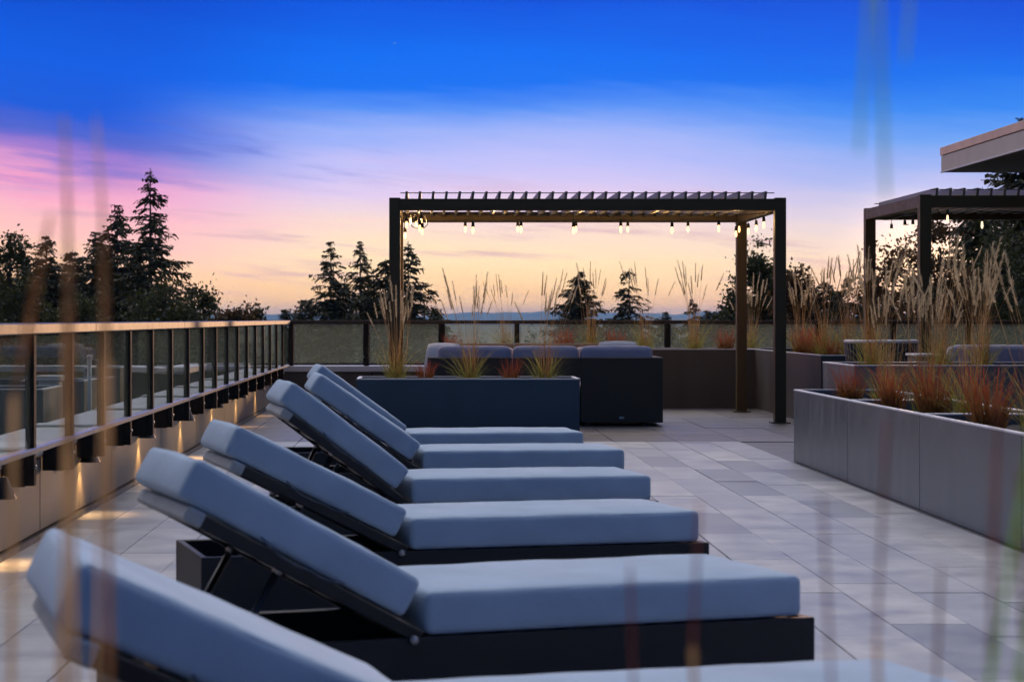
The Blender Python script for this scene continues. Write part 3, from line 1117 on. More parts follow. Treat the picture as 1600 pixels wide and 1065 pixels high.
# ------------------------------------------------------------------ pergolas
def pergola(label, x0, x1, y0, y1, n_l, seed):
    p = thing('pergola', label, 'pergola', ((x0 + x1) / 2, (y0 + y1) / 2, 0), 0, 'louvred pergolas')
    T = Matrix.Translation((-(x0 + x1) / 2, -(y0 + y1) / 2, 0))
    pw, top, bh = 0.125, 2.527, 0.142
    for x in (x0, x1 - pw):
        for y in (y0, y1 - pw):
            o = MB().bbox(x, x + pw, y, y + pw, 0.012, top, 0.004).xform(T).build('post', M_perg, p)
            MB().bbox(x - 0.045, x + pw + 0.045, y - 0.045, y + pw + 0.045, 0.0, 0.013, 0.003).xform(T).build('base_plate', M_perg, o)
    e = 0.002
    for y in (y0 + e, y1 - pw + e):
        MB().bbox(x0 + pw, x1 - pw, y, y + pw - 2 * e, top - bh, top - 0.012, 0.003).xform(T).build('beam', M_perg, p)
    for x in (x0 + e, x1 - pw + e):
        MB().bbox(x, x + pw - 2 * e, y0 + pw, y1 - pw, top - bh, top - 0.012, 0.003).xform(T).build('beam', M_perg, p)
    sx = (x1 - x0 - 2 * pw - 0.02) / n_l
    lm = MB().bbox(-0.014, 0.014, y0 + 0.03, y1 - 0.03, -0.075, 0.075, 0.003).xform(Matrix.Rotation(R(7), 4, 'Y') @ Matrix.Translation((0, -(y0 + y1) / 2, 0))).mesh('louvre', M_louv)
    for k in range(n_l):
        x = x0 + pw + 0.02 + sx * (k + 0.5) - 0.03
        obj('louvre', lm, p, loc=(x - (x0 + x1) / 2, 0, 2.525))
    for y in (y0 + 0.05, y1 - 0.06):
        MB().box(x0 + pw, x1 - pw, y, y + 0.012, 2.577, 2.587).xform(T).build('linkage_bar', M_perg, p)
    return p


pergola('dark bronze louvred pergola over the sofas in the centre', -0.43, 4.02, 23.38, 26.38, 28, 1)
pergola('dark louvred pergola on the right, half cut by the frame', 5.37, 9.8, 22.75, 25.7, 28, 2)


def bulb_string(label, path, drops, dim=False):
    """cable along path; drops = list of (x, y, z_top, length)"""
    c = path[0]
    t = thing('string_light', label, 'string light', c)
    T = Matrix.Translation((-c[0], -c[1], -c[2]))
    MB().tube(path, 0.005, 6).xform(T).build('cable', M_cable, t, True)
    so = MB().lathe([(0.0, 0.06), (0.012, 0.058), (0.017, 0.045), (0.019, 0.0), (0.0, 0.0)], 12).mesh('socket', M_cable, True)
    bu = MB().lathe([(0.0, -0.080), (0.007, -0.077), (0.012, -0.064), (0.0145, -0.048), (0.012, -0.024), (0.009, 0.0)], 14).mesh('bulb', M_bulbdim if dim else M_bulb, True)
    for (x, y, z, l) in drops:
        MB().tube([(x, y, z), (x + random.uniform(-.01, .01), y, z - l)], 0.004, 5).xform(T).build('drop_wire', M_cable, t)
        s = obj('socket', so, t, loc=(x - c[0], y - c[1], z - l - 0.05 - c[2]))
        b = obj('bulb', bu, s)
    return t


def glow(t, loc, e):
    ld = bpy.data.lights.new('bulb_glow', 'POINT')
    ld.energy = e
    ld.color = (1.0, 0.56, 0.22)
    ld.shadow_soft_size = 0.03
    lo = bpy.data.objects.new('bulb_glow', ld)
    col.objects.link(lo)
    lo.parent = t
    lo.location = Vector(loc) - t.location


def sag(pts, n=10, s=0.02):
    out = []
    for a, b in zip(pts, pts[1:]):
        for k in range(n):
            u = k / n
            out.append(tuple(Vector(a).lerp(Vector(b), u) - Vector((0, 0, s * 4 * u * (1 - u)))))
    out.append(pts[-1])
    return out


px = lambda x, Y: (x - 668) * Y / 3260
fy = 23.62
fx = [656, 739, 814, 896, 970, 1050, 1123]
bulb_string('string of warm bulbs hung along the front beam of the central pergola', sag([(px(x, fy), fy, 2.37) for x in [630] + fx + [1195]]),
            [(px(x, fy), fy, 2.37, [.09, .11, .10, .11, .10, .11, .09][i]) for i, x in enumerate(fx)])
ry = 26.15
rx = [727, 809, 900, 981, 1075, 1155]
rr_ = bulb_string('string of warm bulbs hung along the rear beam of the central pergola', sag([(px(x, ry), ry, 2.41) for x in [640] + rx + [1168]]),
            [(px(x, ry), ry, 2.41, .03) for x in rx])
for gx in (0.8, 1.8, 2.8):
    glow(rr_, (gx, 25.3, 2.32), 7.0)
rs_ = bulb_string('string of warm bulbs along the right side beam of the central pergola', sag([(3.86, 23.55, 2.39), (3.86, 24.2, 2.38), (3.86, 24.9, 2.38), (3.86, 25.7, 2.38), (3.86, 26.2, 2.37)]),
            [(3.86, 23.95, 2.385, .05), (3.86, 24.5, 2.38, .06), (3.86, 25.1, 2.38, .07), (3.86, 26.1, 2.37, .05)])
glow(rs_, (3.45, 25.5, 2.32), 3.0)
glow(rs_, (3.6, 24.3, 2.30), 5.0)
lx = -0.26
tc_ = bulb_string('tangled cluster of warm bulbs and cable at the left post of the central pergola',
            [(lx, 23.7, 2.40), (lx + 0.03, 23.8, 2.30), (lx + 0.09, 23.85, 2.22), (lx + 0.2, 23.9, 2.19), (lx + 0.26, 23.95, 2.25), (lx + 0.24, 24.0, 2.34), (lx + 0.15, 24.1, 2.42), (lx + 0.10, 25.0, 2.42), (lx + 0.06, 26.1, 2.40)],
            [(lx + 0.02, 23.8, 2.36, .03), (lx + 0.06, 24.3, 2.41, .02), (lx + 0.19, 24.0, 2.40, .03), (lx + 0.20, 23.9, 2.30, .04), (lx - 0.005, 24.6, 2.34, .10), (lx + 0.12, 25.3, 2.42, .02)])
glow(tc_, (lx + 0.16, 24.15, 2.30), 16.0)
glow(tc_, (lx + 0.16, 25.4, 2.33), 10.0)
sx_ = 5.56
bulb_string('string of dim bulbs along the left side beam of the right hand pergola', sag([(sx_, 22.95, 2.39), (sx_, 23.6, 2.38), (sx_, 24.4, 2.38), (sx_, 25.5, 2.38)]),
            [(sx_, 23.3, 2.38, .05), (sx_, 23.9, 2.38, .08), (sx_, 24.3, 2.38, .07), (sx_, 25.0, 2.38, .08)], True)
bulb_string('string of dim bulbs under the front beam of the right hand pergola', sag([(5.6, 22.95, 2.38), (5.75, 22.95, 2.24), (5.95, 22.95, 2.38), (6.3, 22.95, 2.36), (7.0, 22.95, 2.36)]),
            [(5.72, 22.95, 2.38, .02), (6.10, 22.95, 2.37, .08), (6.6, 22.95, 2.36, .08)], True)


# ------------------------------------------------------------------ lounge furniture
def sofa(label, x0, y0, widths, depth, facing, back_h=0.75, mback=None, cush_top=0.86, pillow=False, badge=False):
    """row of woven modules; facing +1: seats look away from the camera, so its back is what we see"""
    tot = sum(widths)
    t = thing('sofa', label, 'sofa', (x0, y0, 0))
    mw = mback or M_sofaw
    g = 0.006
    x = 0
    F = (lambda a, b: (a, b)) if facing > 0 else (lambda a, b: (depth - b, depth - a))
    for i, w in enumerate(widths):
        y = F(0, 0.07)
        MB().bbox(x + g - (0.1 if i == 0 else 0), x + w - g + (0.1 if i == len(widths) - 1 else 0), y[0], y[1], 0.035, back_h, 0.008).build('back_panel', mw, t)
        y = F(0.072, depth)
        MB().bbox(x + g, x + w - g, y[0], y[1], 0.035, 0.30, 0.008).build('seat_base', mw, t)
        for fx_ in (x + 0.05, x + w - 0.11):
            for fy_ in (0.03, depth - 0.1):
                MB().bbox(fx_, fx_ + 0.06, fy_, fy_ + 0.06, 0.0, 0.04, 0.004).build('foot', M_frame, t)
        y = F(0.085, depth - 0.01)
        soft_box(w - 0.03, y[1] - y[0], 0.15, 0.03, 0.02, i, 12, 10).xform(Matrix.Translation((x + 0.015, y[0], 0.302))).build('seat_cushion', M_sofac, t, True)
        y = F(0.02, 0.20)
        soft_box(w - 0.03, 0.19, cush_top - 0.455, 0.045, 0.014, i + 9, 14, 8).xform(Matrix.Translation((x + 0.015, y[0] + (0.055 if facing > 0 else -0.055), 0.456))).build('back_cushion', M_sofac, t, True)
        x += w
    for xa in (-0.10, tot + 0.002):
        y = F(0.073, depth)
        MB().bbox(xa, xa + 0.098, y[0], y[1], 0.035, 0.66 if facing < 0 else back_h, 0.008).build('arm_panel', mw, t)
    if badge:
        MB().lathe([(0, 0.004), (0.030, 0.003), (0.032, 0.0)], 18).xform(Matrix.Translation((tot - 0.36, -0.001, 0.085)) @ Matrix.Rotation(R(90), 4, 'X') @ Matrix.Diagonal((1, 0.6, 1, 1))).build('badge', M_bolt, t, True)
    return t


sofa('dark woven sofa with lavender cushions, its back towards the camera, under the central pergola', 0.10, 22.8, [0.83, 0.74, 0.81], 0.85, 1, badge=True)
sofa('tan backed sofa facing the camera at the far side of the central pergola', 0.35, 25.75, [0.75, 0.75, 0.7], 0.8, -1, 0.86, M_beige, 0.80)
sofa('lavender cushioned sofa under the right hand pergola at the right edge of the picture', 5.12, 20.4, [0.85, 0.85], 0.85, 1, 0.72, None, 0.90)


def pillow(label, loc, w, h, th, rz, tilt):
    n = 12
    V, F = [], []
    for s in (1, -1):
        for i in range(n + 1):
            for j in range(n + 1):
                u, v = 2 * i / n - 1, 2 * j / n - 1
                k = (1 - u ** 4) * (1 - v ** 4)
                pin = 1 - 0.08 * (u * u * v * v)
                V.append((u * w / 2 * pin, s * th / 2 * k ** 0.6, v * h / 2 * pin))
    m = (n + 1) ** 2
    for s in (0, 1):
        for i in range(n):
            for j in range(n):
                a = s * m + i * (n + 1) + j
                F.append((a, a + 1, a + n + 2, a + n + 1))
    mb = MB()
    mb.v, mb.f = V, F
    me = mb.xform(Matrix.Rotation(tilt, 4, 'X')).mesh('throw_pillow', M_pillow, True)
    o = obj('throw_pillow', me, loc=loc)
    o.rotation_euler = (0, 0, rz)
    return tag(o, label, 'pillow')


pillow('white throw pillow leaning on the right end of the dark sofa', (2.12, 23.17, 0.72), 0.46, 0.42, 0.16, R(8), R(-12))
pillow('white throw pillow leaning on the left end of the dark sofa', (0.16, 23.2, 0.70), 0.44, 0.42, 0.17, R(-30), R(-14))


def tub_chair():
    t = thing('armchair', 'dark tub shaped armchair with a pale rim behind the crosswise planter', 'armchair', (4.77, 21.95, 0), R(4))
    rb, rt, h = 0.31, 0.365, 0.93
    a0, a1 = R(165), R(375)
    n = 26
    for k in range(n + 1):
        a = a0 + (a1 - a0) * k / n
        c, s = math.cos(a), math.sin(a)
        MB().tube([(rb * c, rb * s, 0.40), (rt * c, rt * s, h)], 0.021, 6).build('back_rod', M_frame, t, True)
    MB().tube([(rt * math.cos(a0 + (a1 - a0) * k / 30), rt * math.sin(a0 + (a1 - a0) * k / 30), h) for k in range(31)], 0.022, 8).build('rim', M_rim, t, True)
    MB().lathe([(0, 0.46), (0.27, 0.46), (0.315, 0.44), (0.315, 0.36), (0.0, 0.36)], 28).build('seat', M_wicker, t, True)
    for sx in (-1, 1):
        for sy in (-1, 1):
            MB().tube([(sx * 0.2, sy * 0.2, 0.37), (sx * 0.25, sy * 0.25, 0.0)], 0.014, 8).build('leg', M_frame, t, True)


tub_chair()
sd_ = thing('side_table', 'small pale woven side table left of the right hand sofa', 'side table', (4.92, 20.75, 0))
MB().bbox(-0.10, 0.14, -0.22, 0.22, 0.0, 0.80, 0.01).build('woven_base', M_panel, sd_)
MB().bbox(-0.115, 0.155, -0.235, 0.235, 0.80, 0.825, 0.006).build('top', M_cream, sd_)


# ------------------------------------------------------------------ penthouse with its overhanging roof
def penthouse():
    t = thing('penthouse', 'flat roofed penthouse with a deep grey overhang at the upper right', 'building', (10, 16, 0))
    T = Matrix.Translation((-10, -16, 0))
    x0, y1, zb, zt = 6.45, 26.2, 3.0, 3.315
    MB().box(x0 + 0.02, 14, 7.0, y1 - 0.02, zb + 0.03, zt - 0.03).xform(T).build('roof_slab', M_soffit, t)
    MB().bbox(x0, x0 + 0.018, 7.0, y1, zb + 0.02, zb + 0.21, 0.002).xform(T).build('fascia', M_fascia, t)
    MB().bbox(x0 - 0.012, x0 + 0.017, 7.0, y1 + 0.012, zb + 0.216, zt, 0.003).xform(T).build('roof_cap', M_cap, t)
    MB().bbox(x0 - 0.008, x0 + 0.017, 7.0, y1 + 0.008, zb, zb + 0.018, 0.002).xform(T).build('drip_edge', M_coping, t)
    MB().bbox(x0 + 0.019, 14, y1 - 0.018, y1, zb + 0.02, zb + 0.21, 0.002).xform(T).build('fascia', M_fascia, t)
    MB().bbox(x0 + 0.018, 14, y1 - 0.017, y1 + 0.012, zb + 0.216, zt, 0.003).xform(T).build('roof_cap', M_cap, t)
    MB().box(x0 + 0.02, 14, 7.0, y1 - 0.02, zb + 0.004, zb + 0.026).xform(T).build('soffit_board', M_soffit, t)
    MB().box(10.6, 13.8, 7.4, 25.2, -0.04, zb + 0.002).xform(T).build('wall', M_stucco, t)


penthouse()

# ------------------------------------------------------------------ ornamental grasses
def ribbon(pts, w0, w1, tw):
    """tapering blade as quads; returns verts, faces (2 per segment side)"""
    V = []
    side = np.array((math.cos(tw), math.sin(tw), 0.0))
    n = len(pts)
    for i, p in enumerate(pts):
        w = w0 + (w1 - w0) * i / (n - 1)
        V.append(p - side * w / 2)
        V.append(p + side * w / 2)
    F = [(2 * i, 2 * i + 1, 2 * i + 3, 2 * i + 2) for i in range(n - 1)]
    return V, F


def collect(items):
    V, F, o = [], [], 0
    for v, f in items:
        V.extend(v)
        F.extend([tuple(k + o for k in q) for q in f])
        o += len(v)
    return np.array(V), np.array(F)


def blade(rng, r0, h, out, w, seg=4, tipw=0.15):
    a = rng.uniform(0, 6.283)
    p0 = np.array((math.cos(a) * rng.uniform(0, r0), math.sin(a) * rng.uniform(0, r0), 0.0))
    d = np.array((math.cos(a + rng.uniform(-.6, .6)), math.sin(a + rng.uniform(-.6, .6)), 0))
    pts = []
    for i in range(seg + 1):
        u = i / seg
        pts.append(p0 + d * out * u ** 1.7 + np.array((0, 0, h * (u - 0.35 * (out / (h + 1e-6)) * u ** 3 * 0.8))))
    return ribbon(pts, w, w * tipw, rng.uniform(0, 3.14))


def plume(p, d, L, r, rng, n=16, bw=0.0022):
    """feathery seed head: many short upswept bristles round an axis"""
    out = []
    d = d / np.linalg.norm(d)
    for i in range(n):
        u = i / n
        rr = r * (0.45 + 0.9 * math.sin(math.pi * (u * 0.85 + 0.12)))
        for k in range(3):
            a = rng.uniform(0, 6.283)
            s = np.array((math.cos(a), math.sin(a), 0))
            q = p + d * L * u
            tip = q + s * rr + d * L * 0.13
            t2 = np.array((-s[1], s[0], 0)) * bw
            out.append(([q - t2, q + t2, tip + t2 * 0.4, tip - t2 * 0.4], [(0, 1, 2, 3)]))
    core = [p, p + d * L * 0.5, p + d * L]
    out.append(ribbon(core, r * 0.9, r * 0.2, rng.uniform(0, 3.1)))
    out.append(ribbon(core, r * 0.9, r * 0.2, rng.uniform(0, 3.1)))
    return out


def reed_meshes(seed, nst=26, H=1.12):
    rng = random.Random(seed)
    bl = [blade(rng, 0.10, rng.uniform(0.18, 0.50), rng.uniform(0.06, 0.36), 0.007) for _ in range(110)]
    st, pl = [], []
    for _ in range(nst):
        a = rng.uniform(0, 6.283)
        r0 = rng.uniform(0, 0.10)
        p0 = np.array((math.cos(a) * r0, math.sin(a) * r0, 0))
        h = H * rng.uniform(0.70, 1.0)
        lean = rng.uniform(0.01, 0.22)
        d = np.array((math.cos(a), math.sin(a), 0))
        wv = np.array((rng.uniform(-.02, .09), rng.uniform(-.05, .05), 0))
        pts = [p0 + d * lean * (u ** 1.6) + wv * u ** 2.5 + np.array((0, 0, h * 0.8 * u)) for u in np.linspace(0, 1, 7)]
        st.append(ribbon(pts, 0.0034, 0.0022, rng.uniform(0, 3.1)))
        st.append(ribbon(pts, 0.0034, 0.0022, rng.uniform(0, 3.1)))
        dd = pts[-1] - pts[-2]
        pl += plume(pts[-1], dd, h * rng.uniform(0.17, 0.25), rng.uniform(0.012, 0.018), rng)
    # leafy stalk sheath, orange brown, half way up
    for _ in range(34):
        st.append(blade(rng, 0.07, rng.uniform(0.40, 0.72), rng.uniform(0.0, 0.10), 0.005))
    return [npmesh('blades', *collect(bl), M_gblade), npmesh('stalks', *collect(st), M_gstem), npmesh('plumes', *collect(pl), M_gplume)]


def red_meshes(seed):
    rng = random.Random(seed)
    bl = [blade(rng, 0.10, rng.uniform(0.14, 0.40), rng.uniform(0.02, 0.17), 0.010) for _ in range(190)]
    V, F = collect(bl)
    return [npmesh('blades', V * 0.88, F, M_gred)]


REEDS = [reed_meshes(s, n, h) for s, n, h in ((1, 20, 1.15), (2, 15, 1.18), (3, 22, 1.05), (4, 10, 1.2))]
REDS = [red_meshes(s) for s in (5, 6, 7)]


def grass(kind, v, x, y, z, s, label, group):
    meshes = (REEDS if kind == 'reed' else REDS)[v]
    t = thing('reed_grass' if kind == 'reed' else 'red_grass', label, 'grass clump', (x, y, z), random.uniform(0, 6.28), group)
    t.scale = (s, s, s)
    for me in meshes:
        o = obj(me.name.split('.')[0], me, t)
        o['kind'] = 'stuff'
    return t


def place(rows, where, group, z):
    nr = {'reed': 0, 'red': 0}
    tot = {k: sum(1 for r in rows if r[0] == k) for k in nr}
    for (k, v, x, y, s) in rows:
        nm = {'reed': 'tan plumed reed grass', 'red': 'red bladed grass'}[k]
        if tot[k] == 1:
            lab = 'only clump of %s %s' % (nm, where)
        else:
            lab = '%s clump of %s %s' % (ORD[nr[k]], nm, where)
        nr[k] += 1
        grass(k, v, x, y, z, s, lab, group)


place([('reed', 2, -0.32, 20.68, 1.0), ('red', 0, -0.02, 20.62, 0.8), ('reed', 0, 0.42, 20.7, 1.0), ('red', 1, 0.82, 20.62, 0.85), ('reed', 1, 1.165, 20.7, 0.98)],
      'from the left in the navy planter', 'grasses in the navy planter', 0.51)
X28 = lambda p: (p - 668) * 28.0 / 3260
place([('red', 2, 0.33, 27.75, 0.9), ('reed', 3, X28(790), 28.1, .9), ('red', 0, X28(880), 27.8, 1.2), ('reed', 3, X28(922), 28.0, 1.05), ('red', 1, X28(960), 27.75, 1.15),
       ('reed', 3, X28(1008), 28.0, 1.05), ('reed', 1, X28(1085), 28.0, 1.08), ('red', 2, X28(1130), 27.8, 1.2), ('reed', 2, X28(1172), 28.0, 1.0)],
      'from the left in the far graphite planter', 'grasses in the far planter', 0.70)
place([('red', 0, 4.62, 25.6, 1.25), ('reed', 2, 4.66, 26.1, 1.0), ('red', 1, 4.64, 24.9, 1.1), ('reed', 0, 4.62, 24.2, 1.08), ('reed', 1, 4.75, 23.6, 1.05), ('red', 2, 4.56, 23.4, .8)],
      'in the planter beside the central pergola, counted from its back', 'grasses beside the central pergola', 0.70)
place([('reed', 0, 3.86, 18.1, 1.0), ('reed', 3, 4.42, 18.0, 1.0), ('reed', 2, 4.85, 18.3, 0.98)],
      'from the left in the crosswise planter', 'grasses in the crosswise planter', 0.705)
rowp = [('red', 1, 3.27, 16.15, 1.0), ('reed', 1, 3.43, 15.6, 0.9),
        ('red', 2, 3.24, 14.55, 1.1), ('reed', 2, 3.45, 14.4, 1.0), ('red', 0, 3.40, 14.0, 1.2), ('reed', 1, 3.48, 13.4, 1.0),
        ('red', 1, 3.30, 12.25, 1.25), ('reed', 0, 3.50, 11.9, 1.05), ('red', 2, 3.36, 11.2, 1.15), ('reed', 1, 3.55, 10.85, 1.1)]
place(rowp, 'in the right hand planter row, counted from its far end', 'grasses in the right hand planter row', 0.51)


# ------------------------------------------------------------------ near grass right before the lens
def near_grass():
    t0 = planter('planter box out of frame in front of the camera holding the near grass', -0.75, 1.05, 0.95, 1.70, 0.59, M_planter)

    def P(x, y, Y):
        return np.array(((x - 668) * Y / 3260, Y, EYE - (y - 498) * Y / 3260))

    def clump(label, rootx, stems, mpl):
        t = thing('near_grass', label, 'grass clump', (rootx, 1.32, 0.51), 0, 'out of focus grass close to the camera')
        base = np.array((rootx, 1.32, 0.51))
        rng = random.Random(int(abs(rootx) * 1000))
        st, pl = [], []
        for (xb, yb, xt, yt, Y, w, kind) in stems:
            a, b = P(xb, yb, Y), P(xt, yt, Y)
            root = np.array((a[0] + rng.uniform(-.02, .02), Y, 0.51))
            if kind == 'plume':
                st.append(ribbon([root - base, root * 0.5 + a * 0.5 - base + np.array((0, 0, .02)), a - base], 0.004, 0.0035, 0.1))
                pl += plume(a - base, b - a, float(np.linalg.norm(b - a)), w, rng, 36, 0.0012)
            elif kind == 'stem':
                st.append(ribbon([root - base, a - base, b - base], 0.004, w, 0.1))
            else:  # blade arching over from above the frame, tip hanging down
                top = a + np.array((rng.uniform(.02, .04), 0, 0.22))
                rise = np.array((top[0] + 0.16, Y, top[2] + 0.05))
                st.append(ribbon([root - base, rise - base, top - base, a - base, (a + b) / 2 - base, b - base], w, w * 0.5, 0.15))
        o = obj('stalks', npmesh('stalks', *collect(st), M_fgreen if mpl is M_fgreen else M_gstem), t)
        o['kind'] = 'stuff'
        if pl:
            o = obj('plumes', npmesh('plumes', *collect(pl), mpl), t)
            o['kind'] = 'stuff'

    clump('out of focus tan grass stalks crossing the left of the view', -0.23,
          [(112, 760, 106, 340, 1.30, 0.0020, 'plume'), (168, 560, 160, 330, 1.35, 0.0013, 'plume'), (106, 340, 100, 180, 1.30, 0.0016, 'stem'), (160, 330, 150, 180, 1.35, 0.0012, 'stem'), (22, 620, 74, 360, 1.30, 0.0020, 'plume'), 
           (92, 1065, 108, 700, 1.25, 0.0018, 'stem'), (150, 1065, 160, 560, 1.35, 0.0012, 'stem')], M_fplume)
    clump('out of focus red brown plumes rising at the lower right', 0.33,
          [(1082, 1010, 1092, 800, 1.35, 0.0007, 'plume'), (1300, 1090, 1286, 800, 1.30, 0.0009, 'plume'), (1370, 1000, 1384, 690, 1.35, 0.0009, 'plume'), (1545, 1090, 1558, 660, 1.25, 0.0014, 'plume'),
           (990, 1080, 985, 900, 1.4, 0.0010, 'plume'), (1462, 1090, 1470, 900, 1.4, 0.0010, 'plume'), (1600, 1090, 1592, 760, 1.35, 0.0010, 'plume')], M_fred)
    clump('out of focus green blades hanging into the upper right', 0.44,
          [(1358, -30, 1342, 240, 1.15, 0.0034, 'arch'), (1372, -30, 1384, 310, 1.1, 0.0040, 'arch'), (1424, -30, 1414, 95, 1.15, 0.0034, 'arch')], M_fgreen)


near_grass()

# ------------------------------------------------------------------ trees
BASE = -12.0


def conifer_mesh(seed, h, rad, dens=1.0, droop=0.25, sparse=1.0, prof=0.85, crown0=0.12):
    """needle sprays on whorled boughs; local origin at trunk base"""
    rng = random.Random(seed)
    U = rng.uniform
    V = []
    bough = MB()
    nwh = int(46 * dens)
    sp_ = h * (1 - crown0) / nwh
    for w in range(nwh):
        t = min(max((w + U(-.3, .3)) / nwh, 0), 0.995)
        zw = h * (crown0 + (1 - crown0) * t)
        L0 = rad * (1 - t) ** prof * (1.0 + 0.14 * math.sin(w * 1.7 + seed)) + 0.09
        nb = max(3, int((8 if t < 0.8 else 5) * sparse + U(0, 1)))
        up0 = 0.35 * t - 0.05
        wk = min(1.0, L0 / 1.6 + 0.3)
        for b in range(nb):
            a = U(0, 6.28318)
            z = zw + U(-.7, .7) * sp_
            dr = droop * U(0.5, 1.5)
            L = L0 * (U(0.82, 1.15) if sparse < 1.2 else U(0.75, 1.25))
            ca, sa = math.cos(a), math.sin(a)
            n = max(4, int(L / 0.15))
            for i in range(n):
                u = (i + U(0.1, 0.9)) / n
                r_ = L * u
                x0, y0, z0 = ca * r_, sa * r_, z + L * (up0 * u - dr * u * u * 1.4 + 0.5 * dr * u ** 4)
                wl = (0.16 + 0.30 * (1 - u)) * wk * U(.7, 1.3) * 1.25
                for sg in (-1, 1):
                    f, g, k = U(0.35, 0.8) * wl, sg * U(0.5, 1.0) * wl, U(-0.95, 0.25) * wl
                    qx, qy, qz = x0 + ca * f - sa * g, y0 + sa * f + ca * g, z0 + k
                    wx, wy, wz = U(-.08, .08), U(-.08, .08), U(-.08, .08)
                    V.append((x0 - wx * .8, y0 - wy * .8, z0 - wz * .8))
                    V.append((x0 + wx * .8, y0 + wy * .8, z0 + wz * .8))
                    V.append((qx + wx * .35, qy + wy * .35, qz + wz * .35 - .05))
                    V.append((qx - wx * .35, qy - wy * .35, qz - wz * .35))
            if L > 0.8 and U(0, 1) < 0.6:
                bough.tube([(0, 0, z), (ca * L * .5, sa * L * .5, z + L * (up0 * .5 - dr * .32)), (ca * L, sa * L, z + L * (up0 - dr * .9))], [0.035, 0.025, 0.008], 4, False)
    for i in range(10):
        z = h - 0.09 * i
        for k in range(3):
            a = U(0, 6.28)
            q = 0.05 + 0.035 * i
            x1, y1, z1 = math.cos(a) * q, math.sin(a) * q, z - 0.1 + 0.8 * q
            V += [(-.02, -.02, z - .1), (.02, .02, z - .1), (x1 + .008, y1 + .008, z1), (x1 - .008, y1 - .008, z1)]
    V = np.array(V)
    F = np.arange(len(V)).reshape(-1, 4)
    tr = MB().tube([(0, 0, 0), (0, 0, h * 0.5), (0, 0, h)], [h * 0.014, h * 0.009, 0.01], 8)
    tr.add(bough.v, bough.f)
    return npmesh('crown', V, F, None), tr.mesh('trunk', M_bark, True)


def broad_mesh(seed, h, rw, crown0, leaf=0.16, nclump=90, per=70, shape=1.0, limbs=14):
    """leafy tree: limbs ending in clumps of small leaf faces, gaps between the clumps"""
    rng = np.random.RandomState(seed)
    tr = MB().tube([(0, 0, 0), (0.1, 0.05, h * crown0), (0.0, 0.1, h * 0.75), (0, 0, h * 0.95)], [h * .016, h * .012, h * .006, .02], 8)
    zc, hc = h * (crown0 + 1) / 2, h * (1 - crown0) / 2
    cen = []
    for i in range(nclump):
        while True:
            q = rng.uniform(-1, 1, 3)
            if 0.25 < np.dot(q, q) < 1:
                break
        wz = rw * (1.0 - 0.35 * max(0, q[2])) * shape
        cen.append(np.array((q[0] * wz, q[1] * wz, zc + q[2] * hc)))
    for i in range(limbs):
        c = cen[i * len(cen) // limbs]
        z0 = max(h * crown0 * 0.8, c[2] - np.hypot(c[0], c[1]) * 0.9 - 0.5)
        m = np.array((c[0] * .5, c[1] * .5, z0 + (c[2] - z0) * .6))
        tr.tube([(0, 0.05, z0), tuple(m), tuple(c)], [h * .006, h * .004, .012], 5, False)
    quads = []
    for c in cen:
        r = rng.uniform(0.4, 1.0) * max(rw * 0.27, hc * 0.11)
        for k in range(int(per * rng.uniform(.6, 1.3))):
            p = c + rng.normal(0, 1, 3) * r * np.array((0.62, 0.62, 0.5))
            a = rng.normal(0, 1, 3)
            a /= np.linalg.norm(a)
            b = np.cross(a, rng.normal(0, 1, 3))
            b /= np.linalg.norm(b)
            s = leaf * rng.uniform(.6, 1.3)
            quads.append((p - a * s * .5, p + b * s * .3, p + a * s * .5, p - b * s * .3))
    V = np.array(quads).reshape(-1, 3)
    F = np.arange(len(V)).reshape(-1, 4)
    return npmesh('crown', V, F, None), tr.mesh('trunk', M_bark, True)


def put_tree(meshes, mat_, name, label, x, y, sc=(1, 1, 1), rz=0.0, group=None, cat='tree', zb=BASE):
    t = thing(name, label, cat, (x, y, zb), rz, group)
    t.scale = sc
    cr, tk = meshes
    c2 = cr if len(cr.materials) == 0 or cr.materials[0] == mat_ else cr.copy()
    if len(c2.materials) == 0:
        c2.materials.append(mat_)
    elif c2.materials[0] != mat_:
        c2.materials[0] = mat_
    obj('crown', c2, t)
    obj('trunk', tk, t)
    return t


def tree_at(px_, top, Y):
    return (px_ - 668) * Y / 3260, Y, EYE + (498 - top) * Y / 3260 - BASE


